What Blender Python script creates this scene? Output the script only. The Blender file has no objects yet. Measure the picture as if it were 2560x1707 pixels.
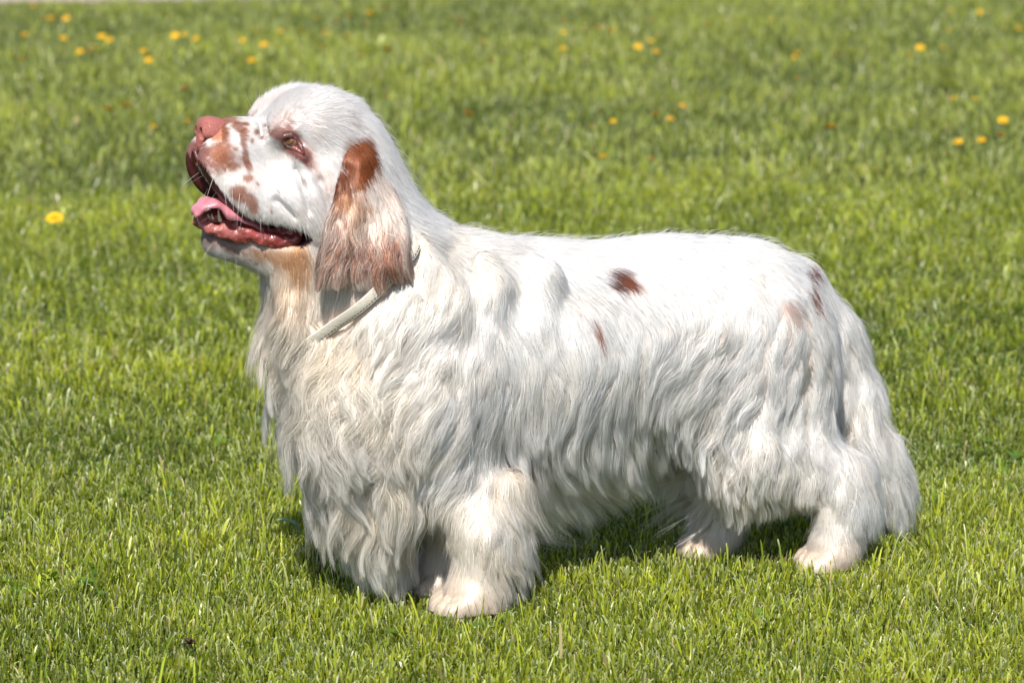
import bpy, math, random
import numpy as np
from mathutils import Vector

FUR = True
GRASS = True
rng = np.random.default_rng(11)
random.seed(5)
sc = bpy.context.scene
col = sc.collection

# ---------------------------------------------------------------- camera
IMG_W, IMG_H = 2560.0, 1707.0          # photograph's pixel grid
FPX = 7989.0                           # focal length in those pixels
CAM_H = 1.18
PITCH = math.radians(11.97)            # downwards
cam_d = bpy.data.cameras.new('camera')
cam = bpy.data.objects.new('camera', cam_d)
col.objects.link(cam)
cam.location = (0, 0, CAM_H)
cam.rotation_euler = (math.radians(90) - PITCH, 0, 0)
cam_d.sensor_width = 36.0
cam_d.lens = FPX / IMG_W * 36.0
cam_d.clip_start = 0.05
cam_d.clip_end = 3000
cam_d.dof.use_dof = True
cam_d.dof.focus_distance = 4.05
cam_d.dof.aperture_fstop = 6.5
sc.camera = cam

# ---------------------------------------------------------------- sky, sun
SUN_EL = math.radians(54)
SUN_TRAVEL_AZ = math.atan2(0.16, 0.90)     # light travels to +x (right) and +y (away)
tx, ty = math.sin(SUN_TRAVEL_AZ), math.cos(SUN_TRAVEL_AZ)
travel = Vector((tx * math.cos(SUN_EL), ty * math.cos(SUN_EL), -math.sin(SUN_EL)))
world = bpy.data.worlds.new('World')
sc.world = world
world.use_nodes = True
wn = world.node_tree.nodes
wl = world.node_tree.links
wn.clear()
sky = wn.new('ShaderNodeTexSky')
sky.sky_type = 'NISHITA'
sky.sun_disc = False
sky.sun_elevation = SUN_EL
sky.sun_rotation = math.atan2(-tx, -ty)    # compass direction of the sun
bgn = wn.new('ShaderNodeBackground')
bgn.inputs['Strength'].default_value = 0.105
wo = wn.new('ShaderNodeOutputWorld')
wl.new(sky.outputs[0], bgn.inputs[0])
wl.new(bgn.outputs[0], wo.inputs[0])
sun_d = bpy.data.lights.new('sun', 'SUN')
sun_d.energy = 4.9
sun_d.angle = math.radians(0.53)
sun_d.color = (1.0, 0.95, 0.87)
sun = bpy.data.objects.new('sun', sun_d)
col.objects.link(sun)
sun.rotation_euler = travel.to_track_quat('-Z', 'Y').to_euler()
sun.location = (-2, -2, 6)
vs = sc.view_settings
vs.view_transform = 'Standard'
vs.look = 'None'
vs.exposure = 0.5
vs.gamma = 1.0
vs.use_curve_mapping = False
sc.render.engine = 'CYCLES'
cy = sc.cycles
cy.max_bounces = 14
cy.transmission_bounces = 12
cy.diffuse_bounces = 6
cy.glossy_bounces = 8
cy.transparent_max_bounces = 16
cy.use_denoising = True
cy.denoiser = 'OPENIMAGEDENOISE'
cy.denoising_input_passes = 'RGB_ALBEDO_NORMAL'
cy.denoising_prefilter = 'ACCURATE'
cy.sample_clamp_indirect = 6.0
try:
    sc.cycles_curves.shape = 'RIBBONS'
    sc.cycles_curves.subdivisions = 2
except Exception:
    pass

# ---------------------------------------------------------------- pixel helpers
cp, sp = math.cos(PITCH), math.sin(PITCH)
FWD = np.array([0, cp, -sp])
UPV = np.array([0, sp, cp])
RGT = np.array([1.0, 0, 0])
CAMP = np.array([0, 0, CAM_H])
DOG_YAW = math.radians(22)
DOG_C = np.array([0.12, 4.07, 0.0])
cyw, syw = math.cos(DOG_YAW), math.sin(DOG_YAW)
R_L2W = np.array([[cyw, -syw, 0], [syw, cyw, 0], [0, 0, 1.0]])   # dog frame: x to the tail, y to the far side


def ray(px, py):
    d = FWD + RGT * ((px - IMG_W / 2) / FPX) - UPV * ((py - IMG_H / 2) / FPX)
    return d


def ground_at(px, py, z=0.0):
    d = ray(px, py)
    t = (z - CAM_H) / d[2]
    return CAMP + d * t


def Q(px, py, l=0.0):
    """point of the dog, in its own frame, that stands l metres to the near side of its middle plane"""
    d = R_L2W.T @ ray(px, py)
    o = R_L2W.T @ (CAMP - DOG_C)
    t = (-l - o[1]) / d[1]
    return o + d * t


def to_px(P):
    """dog frame -> photo pixel, for looking up coat directions by place on the dog"""
    W = P @ R_L2W.T + DOG_C - CAMP
    zc = W @ FWD
    return np.stack([IMG_W / 2 + FPX * (W @ RGT) / zc, IMG_H / 2 - FPX * (W @ UPV) / zc], -1)


PXM = 0.000515      # metres for one photo pixel at the dog


# ---------------------------------------------------------------- small tools
def vnoise(P, scale, seed=0):
    """smooth value noise in -1..1, P (n,3)"""
    X = P * scale
    i = np.floor(X).astype(np.int64)
    f = X - i
    f = f * f * (3 - 2 * f)

    def hsh(a, b, c):
        h = (a * 374761393 + b * 668265263 + c * 2147483647 + seed * 974711) & 0x7fffffff
        h = ((h ^ (h >> 13)) * 1274126177) & 0x7fffffff
        h = h ^ (h >> 16)
        return (h & 0xffff) / 32767.5 - 1.0
    r = 0
    for dx in (0, 1):
        wx = f[:, 0] if dx else 1 - f[:, 0]
        for dy in (0, 1):
            wy = f[:, 1] if dy else 1 - f[:, 1]
            for dz in (0, 1):
                wz = f[:, 2] if dz else 1 - f[:, 2]
                r = r + wx * wy * wz * hsh(i[:, 0] + dx, i[:, 1] + dy, i[:, 2] + dz)
    return r


def tag(o, label=None, cat=None, group=None, kind=None):
    if label: o['label'] = label
    if cat: o['category'] = cat
    if group: o['group'] = group
    if kind: o['kind'] = kind
    return o


def mesh_obj(name, V, F, mat, parent=None, colors=None, smooth=True):
    me = bpy.data.meshes.new(name)
    V = np.asarray(V, dtype=np.float32)
    F = np.asarray(F, dtype=np.int32)
    n = F.shape[1]
    me.vertices.add(len(V))
    me.vertices.foreach_set('co', V.ravel())
    me.loops.add(F.size)
    me.loops.foreach_set('vertex_index', F.ravel())
    me.polygons.add(len(F))
    me.polygons.foreach_set('loop_start', np.arange(0, F.size, n, dtype=np.int32))
    if smooth:
        me.polygons.foreach_set('use_smooth', np.ones(len(F), dtype=bool))
    me.update(calc_edges=True)
    me.validate()
    if colors is not None:
        a = me.color_attributes.new('tint', 'FLOAT_COLOR', 'POINT')
        c = np.ones((len(V), 4), np.float32)
        c[:, :3] = colors
        a.data.foreach_set('color', c.ravel())
    o = bpy.data.objects.new(name, me)
    if mat: me.materials.append(mat)
    col.objects.link(o)
    if parent is not None: o.parent = parent
    return o


def nodes_of(name):
    m = bpy.data.materials.new(name)
    m.use_nodes = True
    nt = m.node_tree
    b = nt.nodes.get('Principled BSDF')
    return m, nt, b


def plain(name, color, rough=0.5, spec=0.5, bump=0.0, bscale=200.0, sss=0.0, vary=0.0, coat=0.0):
    m, nt, b = nodes_of(name)
    b.inputs['Base Color'].default_value = (*color, 1)
    b.inputs['Roughness'].default_value = rough
    b.inputs['Specular IOR Level'].default_value = spec
    b.inputs['Coat Weight'].default_value = coat
    b.inputs['Coat Roughness'].default_value = 0.13
    if sss:
        b.inputs['Subsurface Weight'].default_value = sss
        b.inputs['Subsurface Radius'].default_value = (0.008, 0.003, 0.002)
        b.inputs['Subsurface Scale'].default_value = 0.5
    tc = nt.nodes.new('ShaderNodeTexCoord')
    nz = nt.nodes.new('ShaderNodeTexNoise')
    nz.inputs['Scale'].default_value = bscale
    nz.inputs['Detail'].default_value = 4
    nt.links.new(tc.outputs['Object'], nz.inputs['Vector'])
    if vary:
        mx = nt.nodes.new('ShaderNodeMix'); mx.data_type = 'RGBA'
        mx.inputs['A'].default_value = (*[c * (1 - vary) for c in color], 1)
        mx.inputs['B'].default_value = (*[min(1, c * (1 + vary)) for c in color], 1)
        nt.links.new(nz.outputs['Fac'], mx.inputs['Factor'])
        nt.links.new(mx.outputs['Result'], b.inputs['Base Color'])
    if bump:
        bp = nt.nodes.new('ShaderNodeBump')
        bp.inputs['Strength'].default_value = bump
        bp.inputs['Distance'].default_value = 0.002
        nt.links.new(nz.outputs['Fac'], bp.inputs['Height'])
        nt.links.new(bp.outputs['Normal'], b.inputs['Normal'])
    return m


def tint_mat(name, rough, spec=0.4, bump=0.0, bscale=300.0, sss=0.0, coat=0.0):
    m, nt, b = nodes_of(name)
    at = nt.nodes.new('ShaderNodeAttribute'); at.attribute_name = 'tint'
    nt.links.new(at.outputs['Color'], b.inputs['Base Color'])
    b.inputs['Roughness'].default_value = rough
    b.inputs['Specular IOR Level'].default_value = spec
    b.inputs['Coat Weight'].default_value = coat
    b.inputs['Coat Roughness'].default_value = 0.12
    if sss:
        b.inputs['Subsurface Weight'].default_value = sss
        b.inputs['Subsurface Radius'].default_value = (0.008, 0.003, 0.002)
        b.inputs['Subsurface Scale'].default_value = 0.4
    if bump:
        tc = nt.nodes.new('ShaderNodeTexCoord')
        nz = nt.nodes.new('ShaderNodeTexNoise')
        nz.inputs['Scale'].default_value = bscale
        nz.inputs['Detail'].default_value = 3
        nt.links.new(tc.outputs['Object'], nz.inputs['Vector'])
        bp = nt.nodes.new('ShaderNodeBump')
        bp.inputs['Strength'].default_value = bump
        bp.inputs['Distance'].default_value = 0.002
        nt.links.new(nz.outputs['Fac'], bp.inputs['Height'])
        nt.links.new(bp.outputs['Normal'], b.inputs['Normal'])
    return m


# ---------------------------------------------------------------- distance-field modelling
class Field:
    def __init__(self, lo, hi, h):
        self.lo = np.array(lo, float); self.h = h
        self.n = np.ceil((np.array(hi) - self.lo) / h).astype(int) + 1
        self.D = np.full(self.n, 0.2, np.float32)
        self.ax = [self.lo[i] + h * np.arange(self.n[i]) for i in range(3)]

    def _win(self, bl, bh):
        a = np.clip(np.floor((np.array(bl) - self.lo) / self.h).astype(int), 0, self.n - 1)
        b = np.clip(np.ceil((np.array(bh) - self.lo) / self.h).astype(int) + 1, 1, self.n)
        s = tuple(slice(a[i], b[i]) for i in range(3))
        g = np.meshgrid(*[self.ax[i][s[i]] for i in range(3)], indexing='ij')
        return s, g

    def _add(self, s, d, k, sub):
        o = self.D[s]
        d = d.astype(np.float32)
        if sub:
            d = -d
            hh = np.clip(0.5 - 0.5 * (d - o) / k, 0, 1)     # smooth max
            self.D[s] = o * hh + d * (1 - hh) + k * hh * (1 - hh)
        else:
            hh = np.clip(0.5 + 0.5 * (o - d) / k, 0, 1)
            self.D[s] = o * (1 - hh) + d * hh - k * hh * (1 - hh)

    def ell(self, c, r, rot=0.0, k=0.02, sub=False, rz=0.0, pw=2.0):
        """ellipsoid; rot turns it in the x-z plane (degrees, clockwise in the picture), rz about the vertical"""
        c = np.array(c); r = np.array(r)
        m = r.max() + 0.12
        s, (X, Y, Z) = self._win(c - m, c + m)
        X = X - c[0]; Y = Y - c[1]; Z = Z - c[2]
        if rz:
            a = math.radians(rz); X, Y = X * math.cos(a) + Y * math.sin(a), -X * math.sin(a) + Y * math.cos(a)
        if rot:
            a = -math.radians(rot); X, Z = X * math.cos(a) + Z * math.sin(a), -X * math.sin(a) + Z * math.cos(a)
        if pw == 2.0:
            k0 = np.sqrt((X / r[0])**2 + (Y / r[1])**2 + (Z / r[2])**2) + 1e-9
            k1 = np.sqrt((X / r[0]**2)**2 + (Y / r[1]**2)**2 + (Z / r[2]**2)**2) + 1e-9
            d = k0 * (k0 - 1) / k1
        else:
            k0 = (np.abs(X / r[0])**pw + np.abs(Y / r[1])**pw + np.abs(Z / r[2])**pw)**(1 / pw) + 1e-9
            d = (k0 - 1) * r.min() * 0.9
        self._add(s, d, k, sub)

    def cone(self, a, b, r1, r2, k=0.02, ysc=1.0, sub=False):
        """capsule whose radius goes from r1 to r2; ysc squeezes it sideways"""
        a = np.array(a, float); b = np.array(b, float)
        m = max(r1, r2) + 0.08
        s, (X, Y, Z) = self._win(np.minimum(a, b) - m, np.maximum(a, b) + m)
        ab = (b - a)
        X = X - a[0]; Y = (Y - a[1]); Z = Z - a[2]
        t = np.clip((X * ab[0] + Y * ab[1] + Z * ab[2]) / (ab @ ab), 0, 1)
        dx = X - ab[0] * t; dy = (Y - ab[1] * t) / ysc; dz = Z - ab[2] * t
        d = np.sqrt(dx * dx + dy * dy + dz * dz) - (r1 + (r2 - r1) * t)
        self._add(s, d * (0.5 + 0.5 * min(1, ysc)), k, sub)

    def prism(self, poly, half, y0=0.0, k=0.006, sub=False):
        """closed x-z polygon with thickness in y"""
        poly = np.array(poly)
        lo = np.array([poly[:, 0].min(), y0 - half, poly[:, 1].min()]) - 0.03
        hi = np.array([poly[:, 0].max(), y0 + half, poly[:, 1].max()]) + 0.03
        s, (X, Y, Z) = self._win(lo, hi)
        x2 = X[:, 0, :]; z2 = Z[:, 0, :]
        dmin = np.full(x2.shape, 1e9); ins = np.zeros(x2.shape, bool)
        n = len(poly)
        for i in range(n):
            p, q = poly[i], poly[(i + 1) % n]
            e = q - p
            t = np.clip(((x2 - p[0]) * e[0] + (z2 - p[1]) * e[1]) / (e @ e), 0, 1)
            dmin = np.minimum(dmin, np.hypot(x2 - p[0] - e[0] * t, z2 - p[1] - e[1] * t))
            cnd = (p[1] > z2) != (q[1] > z2)
            with np.errstate(divide='ignore', invalid='ignore'):
                xi = p[0] + (z2 - p[1]) * e[0] / (e[1] if e[1] else 1e-12)
            ins ^= cnd & (x2 < xi)
        d2 = np.where(ins, -dmin, dmin)[:, None, :]
        d = np.maximum(d2, np.abs(Y - y0) - half)
        self._add(s, d, k, sub)

    def mesh(self):
        D = self.D; n = D.shape
        ins = D < 0
        cells = np.zeros(np.array(n) - 1, np.int8)
        for dx in (0, 1):
            for dy in (0, 1):
                for dz in (0, 1):
                    cells += ins[dx:n[0] - 1 + dx, dy:n[1] - 1 + dy, dz:n[2] - 1 + dz]
        act = (cells > 0) & (cells < 8)
        idx = np.argwhere(act)
        vid = np.full(act.shape, -1, np.int64)
        vid[act] = np.arange(len(idx))
        acc = np.zeros((len(idx), 3)); cnt = np.zeros(len(idx))
        offs = [(a, b, c) for a in (0, 1) for b in (0, 1) for c in (0, 1)]
        for i, o1 in enumerate(offs):
            for o2 in offs[i + 1:]:
                if sum(abs(o1[j] - o2[j]) for j in range(3)) != 1: continue
                d1 = D[idx[:, 0] + o1[0], idx[:, 1] + o1[1], idx[:, 2] + o1[2]]
                d2 = D[idx[:, 0] + o2[0], idx[:, 1] + o2[1], idx[:, 2] + o2[2]]
                x = (d1 < 0) != (d2 < 0)
                t = d1[x] / (d1[x] - d2[x])
                acc[x] += np.array(o1) + (np.array(o2) - np.array(o1)) * t[:, None]
                cnt[x] += 1
        V = self.lo + self.h * (idx + acc / cnt[:, None])
        quads = []
        for a in range(3):
            b, c = (a + 1) % 3, (a + 2) % 3
            sl1 = [slice(None)] * 3; sl2 = [slice(None)] * 3
            sl1[a] = slice(0, n[a] - 1); sl2[a] = slice(1, n[a])
            ch = ins[tuple(sl1)] != ins[tuple(sl2)]
            e = np.argwhere(ch)
            e = e[(e[:, b] > 0) & (e[:, c] > 0) & (e[:, b] < n[b] - 1) & (e[:, c] < n[c] - 1)]
            flip = ins[e[:, 0], e[:, 1], e[:, 2]]
            q = []
            for ob, oc in ((-1, -1), (0, -1), (0, 0), (-1, 0)):
                f = e.copy(); f[:, b] += ob; f[:, c] += oc
                q.append(vid[f[:, 0], f[:, 1], f[:, 2]])
            q = np.stack(q, 1)
            q[~flip] = q[~flip][:, ::-1]
            quads.append(q)
        F = np.concatenate(quads)
        return V, F

    def sampler(self):
        G = np.gradient(self.D, self.h)
        self.G = [g.astype(np.float32) for g in G]

    def at(self, P, grad=True):
        X = (P - self.lo) / self.h
        X = np.clip(X, 0.001, self.n - 1.002)
        i = X.astype(int); f = (X - i).astype(np.float32)
        st = np.array([self.n[1] * self.n[2], self.n[2], 1])
        base = i @ st
        D = self.D.ravel()
        out = 0
        ws = []
        for dx in (0, 1):
            for dy in (0, 1):
                for dz in (0, 1):
                    w = (f[:, 0] if dx else 1 - f[:, 0]) * (f[:, 1] if dy else 1 - f[:, 1]) * (f[:, 2] if dz else 1 - f[:, 2])
                    o = base + dx * st[0] + dy * st[1] + dz
                    out = out + w * D[o]
        if not grad: return out
        j = np.round(X).astype(int) @ st
        g = np.stack([q.ravel()[j] for q in self.G], 1)
        g /= np.linalg.norm(g, axis=1, keepdims=True) + 1e-9
        return out, g



# ================================================================ lawn
gm, gnt, gb = nodes_of('lawn_soil')
tc = gnt.nodes.new('ShaderNodeTexCoord')
n1 = gnt.nodes.new('ShaderNodeTexNoise'); n1.inputs['Scale'].default_value = 1.6; n1.inputs['Detail'].default_value = 8
n2 = gnt.nodes.new('ShaderNodeTexNoise'); n2.inputs['Scale'].default_value = 140; n2.inputs['Detail'].default_value = 5
gnt.links.new(tc.outputs['Object'], n1.inputs['Vector']); gnt.links.new(tc.outputs['Object'], n2.inputs['Vector'])
r1 = gnt.nodes.new('ShaderNodeValToRGB')
r1.color_ramp.elements[0].position = 0.3; r1.color_ramp.elements[0].color = (0.055, 0.085, 0.018, 1)
r1.color_ramp.elements[1].position = 0.7; r1.color_ramp.elements[1].color = (0.13, 0.15, 0.035, 1)
r2 = gnt.nodes.new('ShaderNodeValToRGB')
r2.color_ramp.elements[0].position = 0.35; r2.color_ramp.elements[0].color = (0.35, 0.30, 0.22, 1)
r2.color_ramp.elements[1].position = 0.65; r2.color_ramp.elements[1].color = (1, 1, 1, 1)
mx = gnt.nodes.new('ShaderNodeMix'); mx.data_type = 'RGBA'; mx.blend_type = 'MULTIPLY'; mx.inputs['Factor'].default_value = 1
gnt.links.new(n1.outputs['Fac'], r1.inputs['Fac']); gnt.links.new(n2.outputs['Fac'], r2.inputs['Fac'])
gnt.links.new(r1.outputs['Color'], mx.inputs['A']); gnt.links.new(r2.outputs['Color'], mx.inputs['B'])
gnt.links.new(mx.outputs['Result'], gb.inputs['Base Color'])
gb.inputs['Roughness'].default_value = 0.95
gb.inputs['Specular IOR Level'].default_value = 0.1
gbp = gnt.nodes.new('ShaderNodeBump'); gbp.inputs['Distance'].default_value = 0.02
gnt.links.new(n2.outputs['Fac'], gbp.inputs['Height']); gnt.links.new(gbp.outputs['Normal'], gb.inputs['Normal'])
ground = mesh_obj('ground', [(-500, -100, 0), (500, -100, 0), (500, 900, 0), (-500, 900, 0)], [(0, 1, 2, 3)], gm)
tag(ground, kind='structure')

# gravel path at the far edge of the lawn
pm, pnt, pb = nodes_of('gravel')
ptc = pnt.nodes.new('ShaderNodeTexCoord'); pn = pnt.nodes.new('ShaderNodeTexNoise'); pn.inputs['Scale'].default_value = 90; pn.inputs['Detail'].default_value = 6
pr = pnt.nodes.new('ShaderNodeValToRGB')
pr.color_ramp.elements[0].position = 0.3; pr.color_ramp.elements[0].color = (0.24, 0.17, 0.14, 1)
pr.color_ramp.elements[1].position = 0.7; pr.color_ramp.elements[1].color = (0.48, 0.38, 0.34, 1)
pnt.links.new(ptc.outputs['Object'], pn.inputs['Vector']); pnt.links.new(pn.outputs['Fac'], pr.inputs['Fac']); pnt.links.new(pr.outputs['Color'], pb.inputs['Base Color'])
pb.inputs['Roughness'].default_value = 0.95
PATH = [(-14, 10.6), (-3.2, 11.22), (-1.9, 11.33), (-0.95, 11.40), (-0.2, 11.8), (1.2, 13.0), (2.2, 15.0), (-14, 14.0)]
path = mesh_obj('path', [(x, y, 0.004) for x, y in PATH[:4]] + [(x, y, 0.004) for x, y in PATH[4:]], [(0, 1, 6, 7), (1, 2, 5, 6), (2, 3, 4, 5)], pm)
tag(path, kind='structure')


# ---------------------------------------------------------------- grass blades
def blade_mat(name):
    m = bpy.data.materials.new(name); m.use_nodes = True
    nt = m.node_tree; nt.nodes.clear()
    out = nt.nodes.new('ShaderNodeOutputMaterial')
    at = nt.nodes.new('ShaderNodeAttribute'); at.attribute_name = 'tint'
    pbs = nt.nodes.new('ShaderNodeBsdfPrincipled')
    pbs.inputs['Roughness'].default_value = 0.34
    pbs.inputs['Specular IOR Level'].default_value = 0.4
    nt.links.new(at.outputs['Color'], pbs.inputs['Base Color'])
    tr = nt.nodes.new('ShaderNodeBsdfTranslucent')
    hs = nt.nodes.new('ShaderNodeHueSaturation'); hs.inputs['Value'].default_value = 1.25; hs.inputs['Saturation'].default_value = 1.1; hs.inputs['Hue'].default_value = 0.49
    nt.links.new(at.outputs['Color'], hs.inputs['Color']); nt.links.new(hs.outputs['Color'], tr.inputs['Color'])
    mx = nt.nodes.new('ShaderNodeMixShader'); mx.inputs[0].default_value = 0.32
    nt.links.new(pbs.outputs[0], mx.inputs[1]); nt.links.new(tr.outputs[0], mx.inputs[2])
    nt.links.new(mx.outputs[0], out.inputs['Surface'])
    return m


def lawn_patch(name, boxes, nseg, wscale, hscale, keep_fn=None):
    """boxes: (y0, y1, halfwidth fn, blades per square metre)"""
    PTS = []
    for (y0, y1, hw0, hw1, dens, xoff) in boxes:
        hwm = max(hw0, hw1)
        n = int((y1 - y0) * 2 * hwm * dens / 6)
        cx = rng.uniform(-hwm, hwm, n); cyy = rng.uniform(y0, y1, n)
        hw = hw0 + (hw1 - hw0) * (cyy - y0) / (y1 - y0)
        ok = (np.abs(cx) < hw) & (np.abs(cx) >= xoff)
        PTS.append(np.stack([cx[ok], cyy[ok]], 1))
    TC = np.concatenate(PTS)
    nt_ = len(TC)
    tl = rng.uniform(0, 2 * math.pi, nt_)
    rep = 6
    ids = np.repeat(np.arange(nt_), rep)
    n = len(ids)
    off = rng.normal(0, 0.011 * wscale, (n, 2))
    P = np.zeros((n, 3)); P[:, :2] = TC[ids] + off
    if keep_fn is not None:
        k = keep_fn(P); P = P[k]; ids = ids[k]; off = off[k]; n = len(P)
    q = P.copy(); q[:, 2] = 0
    big = 0.8 * vnoise(q * [0.7, 1, 1], 1.9, 41) + 0.6 * vnoise(q * [0.8, 1, 1], 4.7, 42)
    med = vnoise(q, 11, 43)
    h = np.clip(0.0200 + 0.005 * big + 0.005 * med + rng.normal(0, 0.0080, n), 0.006, 0.052) * hscale
    for qi, (fx, fy) in enumerate(FOOT_W):           # trodden down round the paws
        dd_ = np.hypot(P[:, 0] - fx, P[:, 1] - fy)
        h *= np.clip(dd_ / 0.085, 0.75 if qi < 2 else 0.9, 1)
    tall = rng.random(n) < 0.04
    h = np.where(tall, h * rng.uniform(1.3, 2.1, n), h)
    w = rng.uniform(0.0005, 0.0013, n) * wscale
    broad = rng.random(n) < 0.05
    w = np.where(broad, w * 1.9, w)
    lean_dir = tl[ids] + rng.normal(0, 0.9, n)
    lean = np.abs(rng.normal(0.30, 0.36, n)) + 0.10
    flatten = rng.random(n) < 0.10
    lean = np.where(flatten, rng.uniform(0.9, 1.4, n), lean)
    ld = np.stack([np.cos(lean_dir), np.sin(lean_dir)], 1)
    face = rng.uniform(0, math.pi, n)
    sd = np.stack([np.cos(face), np.sin(face), np.zeros(n)], 1)
    rings = nseg + 1
    V = np.empty((n, rings, 2, 3))
    tipw = np.where(rng.random(n) < 0.6, rng.uniform(0.45, 0.85, n), 0.12)
    for r in range(rings):
        t = (0, 0.84, 1)[r] if nseg == 2 else r / nseg
        ang = lean * (0.45 + 0.55 * t)
        c = P.copy()
        c[:, :2] += ld * (h * t * np.sin(ang))[:, None]
        c[:, 2] += h * t * np.cos(ang) - (0.004 if r == 0 else 0)
        ww = w * (0.75 if r == 0 else 1.0) if r < nseg else w * tipw
        V[:, r, 0] = c - sd * ww[:, None]; V[:, r, 1] = c + sd * ww[:, None]
    base = np.arange(n)[:, None] * (rings * 2)
    F = np.concatenate([base + np.array([2 * r, 2 * r + 1, 2 * r + 3, 2 * r + 2]) for r in range(nseg)])
    # colours
    YG = np.array([0.315, 0.360, 0.032]); MG = np.array([0.185, 0.248, 0.028]); DG = np.array([0.045, 0.098, 0.011]); ST = np.array([0.42, 0.35, 0.17]); PL = np.array([0.34, 0.38, 0.14])
    x = np.clip(0.52 + 0.42 * big + 0.22 * med + rng.normal(0, 0.40, n), 0, 1)
    c = DG + (MG - DG) * np.clip(x * 2, 0, 1)[:, None]
    c = c + (YG - MG) * np.clip(x * 2 - 1, 0, 1)[:, None] + (YG - MG) * 0.35
    u = rng.random(n)
    c = np.where((u < 0.04)[:, None], ST, c)
    c = np.where(((u > 0.03) & (u < 0.11))[:, None], PL, c)
    c = c * np.clip(rng.normal(1, 0.26, n), 0.4, 1.8)[:, None]
    cc_ = np.repeat(c[:, None, :], rings, 1)
    tipk = 0.6 if nseg == 2 else 0.22
    cc_[:, -1] = np.where((tipw > 0.3)[:, None], (1 - tipk) * cc_[:, -1] + tipk * np.array([0.60, 0.60, 0.46]), cc_[:, -1])
    cc_ = np.repeat(cc_[:, :, None, :], 2, 2)
    o = mesh_obj(name, V.reshape(-1, 3), F, grass_m, None, np.clip(cc_.reshape(-1, 3), 0.01, 0.8), smooth=False)
    return o


FOOT_W = []


def plant_grass():
    def keep(P):
        k = np.ones(len(P), bool)
        for (fx, fy) in FOOT_W:
            k &= ((P[:, 0] - fx)**2 + (P[:, 1] - fy)**2) > 0.018**2
        return k

    def keep_path(P):
        k = keep(P)
        on = (P[:, 1] > 11.40 - 0.115 * np.clip(-0.95 - P[:, 0], 0, 9) + np.clip(P[:, 0] + 0.95, 0, 99) * 0.8 - 0.02 * vnoise(P * [1, 1, 0], 3, 9))
        return k & ~on

    f = 0.168
    o = lawn_patch('lawn_grass', [(3.2, 4.9, f * 3.2 + .05, f * 4.9 + .05, 76000, 0), (2.6, 4.9, 2.6, 2.7, 11000, .75)], 2, 1.0, 1.0, keep)
    tag(o, 'short mown green grass under and around the dog', 'grass', kind='stuff')
    o = lawn_patch('lawn_grass', [(4.9, 7.2, f * 4.9 + .1, f * 7.2 + .1, 30000, 0), (4.9, 7.2, 3.4, 3.8, 8000, 1.2)], 2, 1.3, 1.05, keep)
    tag(o, 'slightly blurred mown grass in the lawn beyond the dog', 'grass', kind='stuff')
    o = lawn_patch('lawn_grass', [(7.2, 16.0, f * 7.2 + .5, f * 16 + .5, 6500, 0), (7.2, 16.0, 4.6, 6.0, 2600, 2.0)], 1, 2.6, 1.15, keep_path)
    tag(o, 'distant blurred grass with dandelions at the far side of the lawn', 'grass', kind='stuff')


grass_m = blade_mat('grass_blade')

# ================================================================ the dog
dog = bpy.data.objects.new('dog', None)
dog.empty_display_size = 0.2
col.objects.link(dog)
dog.location = DOG_C
dog.rotation_euler = (0, 0, DOG_YAW)
tag(dog, 'heavy white long-coated spaniel with brown ears standing in profile on the lawn, mouth open', 'dog')


def m_(px): return px * PXM


B = Field((-0.60, -0.20, -0.012), (0.66, 0.20, 0.70), 0.003)


def E(px, py, l, ax, ay, az, rot=0, k=0.03, sub=False, both=False, pw=2.0, rz=0):
    c = Q(px, py, abs(l))
    if l < 0: c = c * np.array([1, -1, 1])
    B.ell(c, (m_(ax), ay, m_(az)), rot, k, sub, rz, pw)
    if both: B.ell(c * np.array([1, -1, 1]), (m_(ax), ay, m_(az)), rot, k, sub, -rz, pw)


def CN(p1, p2, r1, r2, ysc=1.0, k=0.03, both=False, sub=False):
    a = Q(p1[0], p1[1], p1[2]); b = Q(p2[0], p2[1], p2[2])
    B.cone(a, b, m_(r1), m_(r2), k, ysc, sub)
    if both:
        f = np.array([1, -1, 1]); B.cone(a * f, b * f, m_(r1), m_(r2), k, ysc, sub)


# trunk
E(1330, 860, 0, 330, 0.125, 262, 0, 0.04)
E(1640, 815, 0, 300, 0.112, 232, -2, 0.05)
E(1850, 800, 0, 195, 0.108, 208, 10, 0.04)
E(1130, 838, 0, 210, 0.118, 238, 0, 0.05)
E(930, 945, 0, 190, 0.112, 205, 0, 0.05)
E(1080, 900, 0.07, 170, 0.055, 230, -15, 0.03, both=True)      # shoulder blades
# loose skin over the withers and ribs, hollow before the hip
CN((1205, 650, .088), (1225, 720, .107), 16, 25, 0.6, 0.022, both=True)
CN((1225, 720, .107), (1200, 900, .119), 25, 22, 0.6, 0.022, both=True)
CN((1325, 645, .080), (1362, 690, .101), 15, 22, 0.6, 0.022, both=True)
CN((1362, 690, .101), (1340, 820, .115), 22, 16, 0.6, 0.022, both=True)
CN((1040, 640, .088), (1120, 760, .112), 30, 32, 0.6, 0.025, both=True)
CN((960, 800, .092), (1110, 780, .112), 26, 32, 0.6, 0.025, both=True)
CN((1790, 730, .135), (1740, 860, .135), 22, 26, 0.9, 0.03, both=True, sub=True)
CN((1170, 1000, .135), (1230, 1160, .125), 18, 22, 0.9, 0.03, both=True, sub=True)
E(1190, 665, 0.0, 90, 0.085, 60, 20, 0.03)
# neck
CN((835, 470, 0), (980, 805, 0), 170, 196, 0.90, 0.05)
CN((755, 640, 0), (830, 860, 0), 92, 120, 0.72, 0.04)
CN((720, 650, .022), (745, 800, .03), 38, 40, 0.8, 0.015, both=True)   # dewlap folds
# belly fringe core
CN((1180, 1090, 0), (1480, 1085, 0), 95, 70, 0.95, 0.05)
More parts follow.
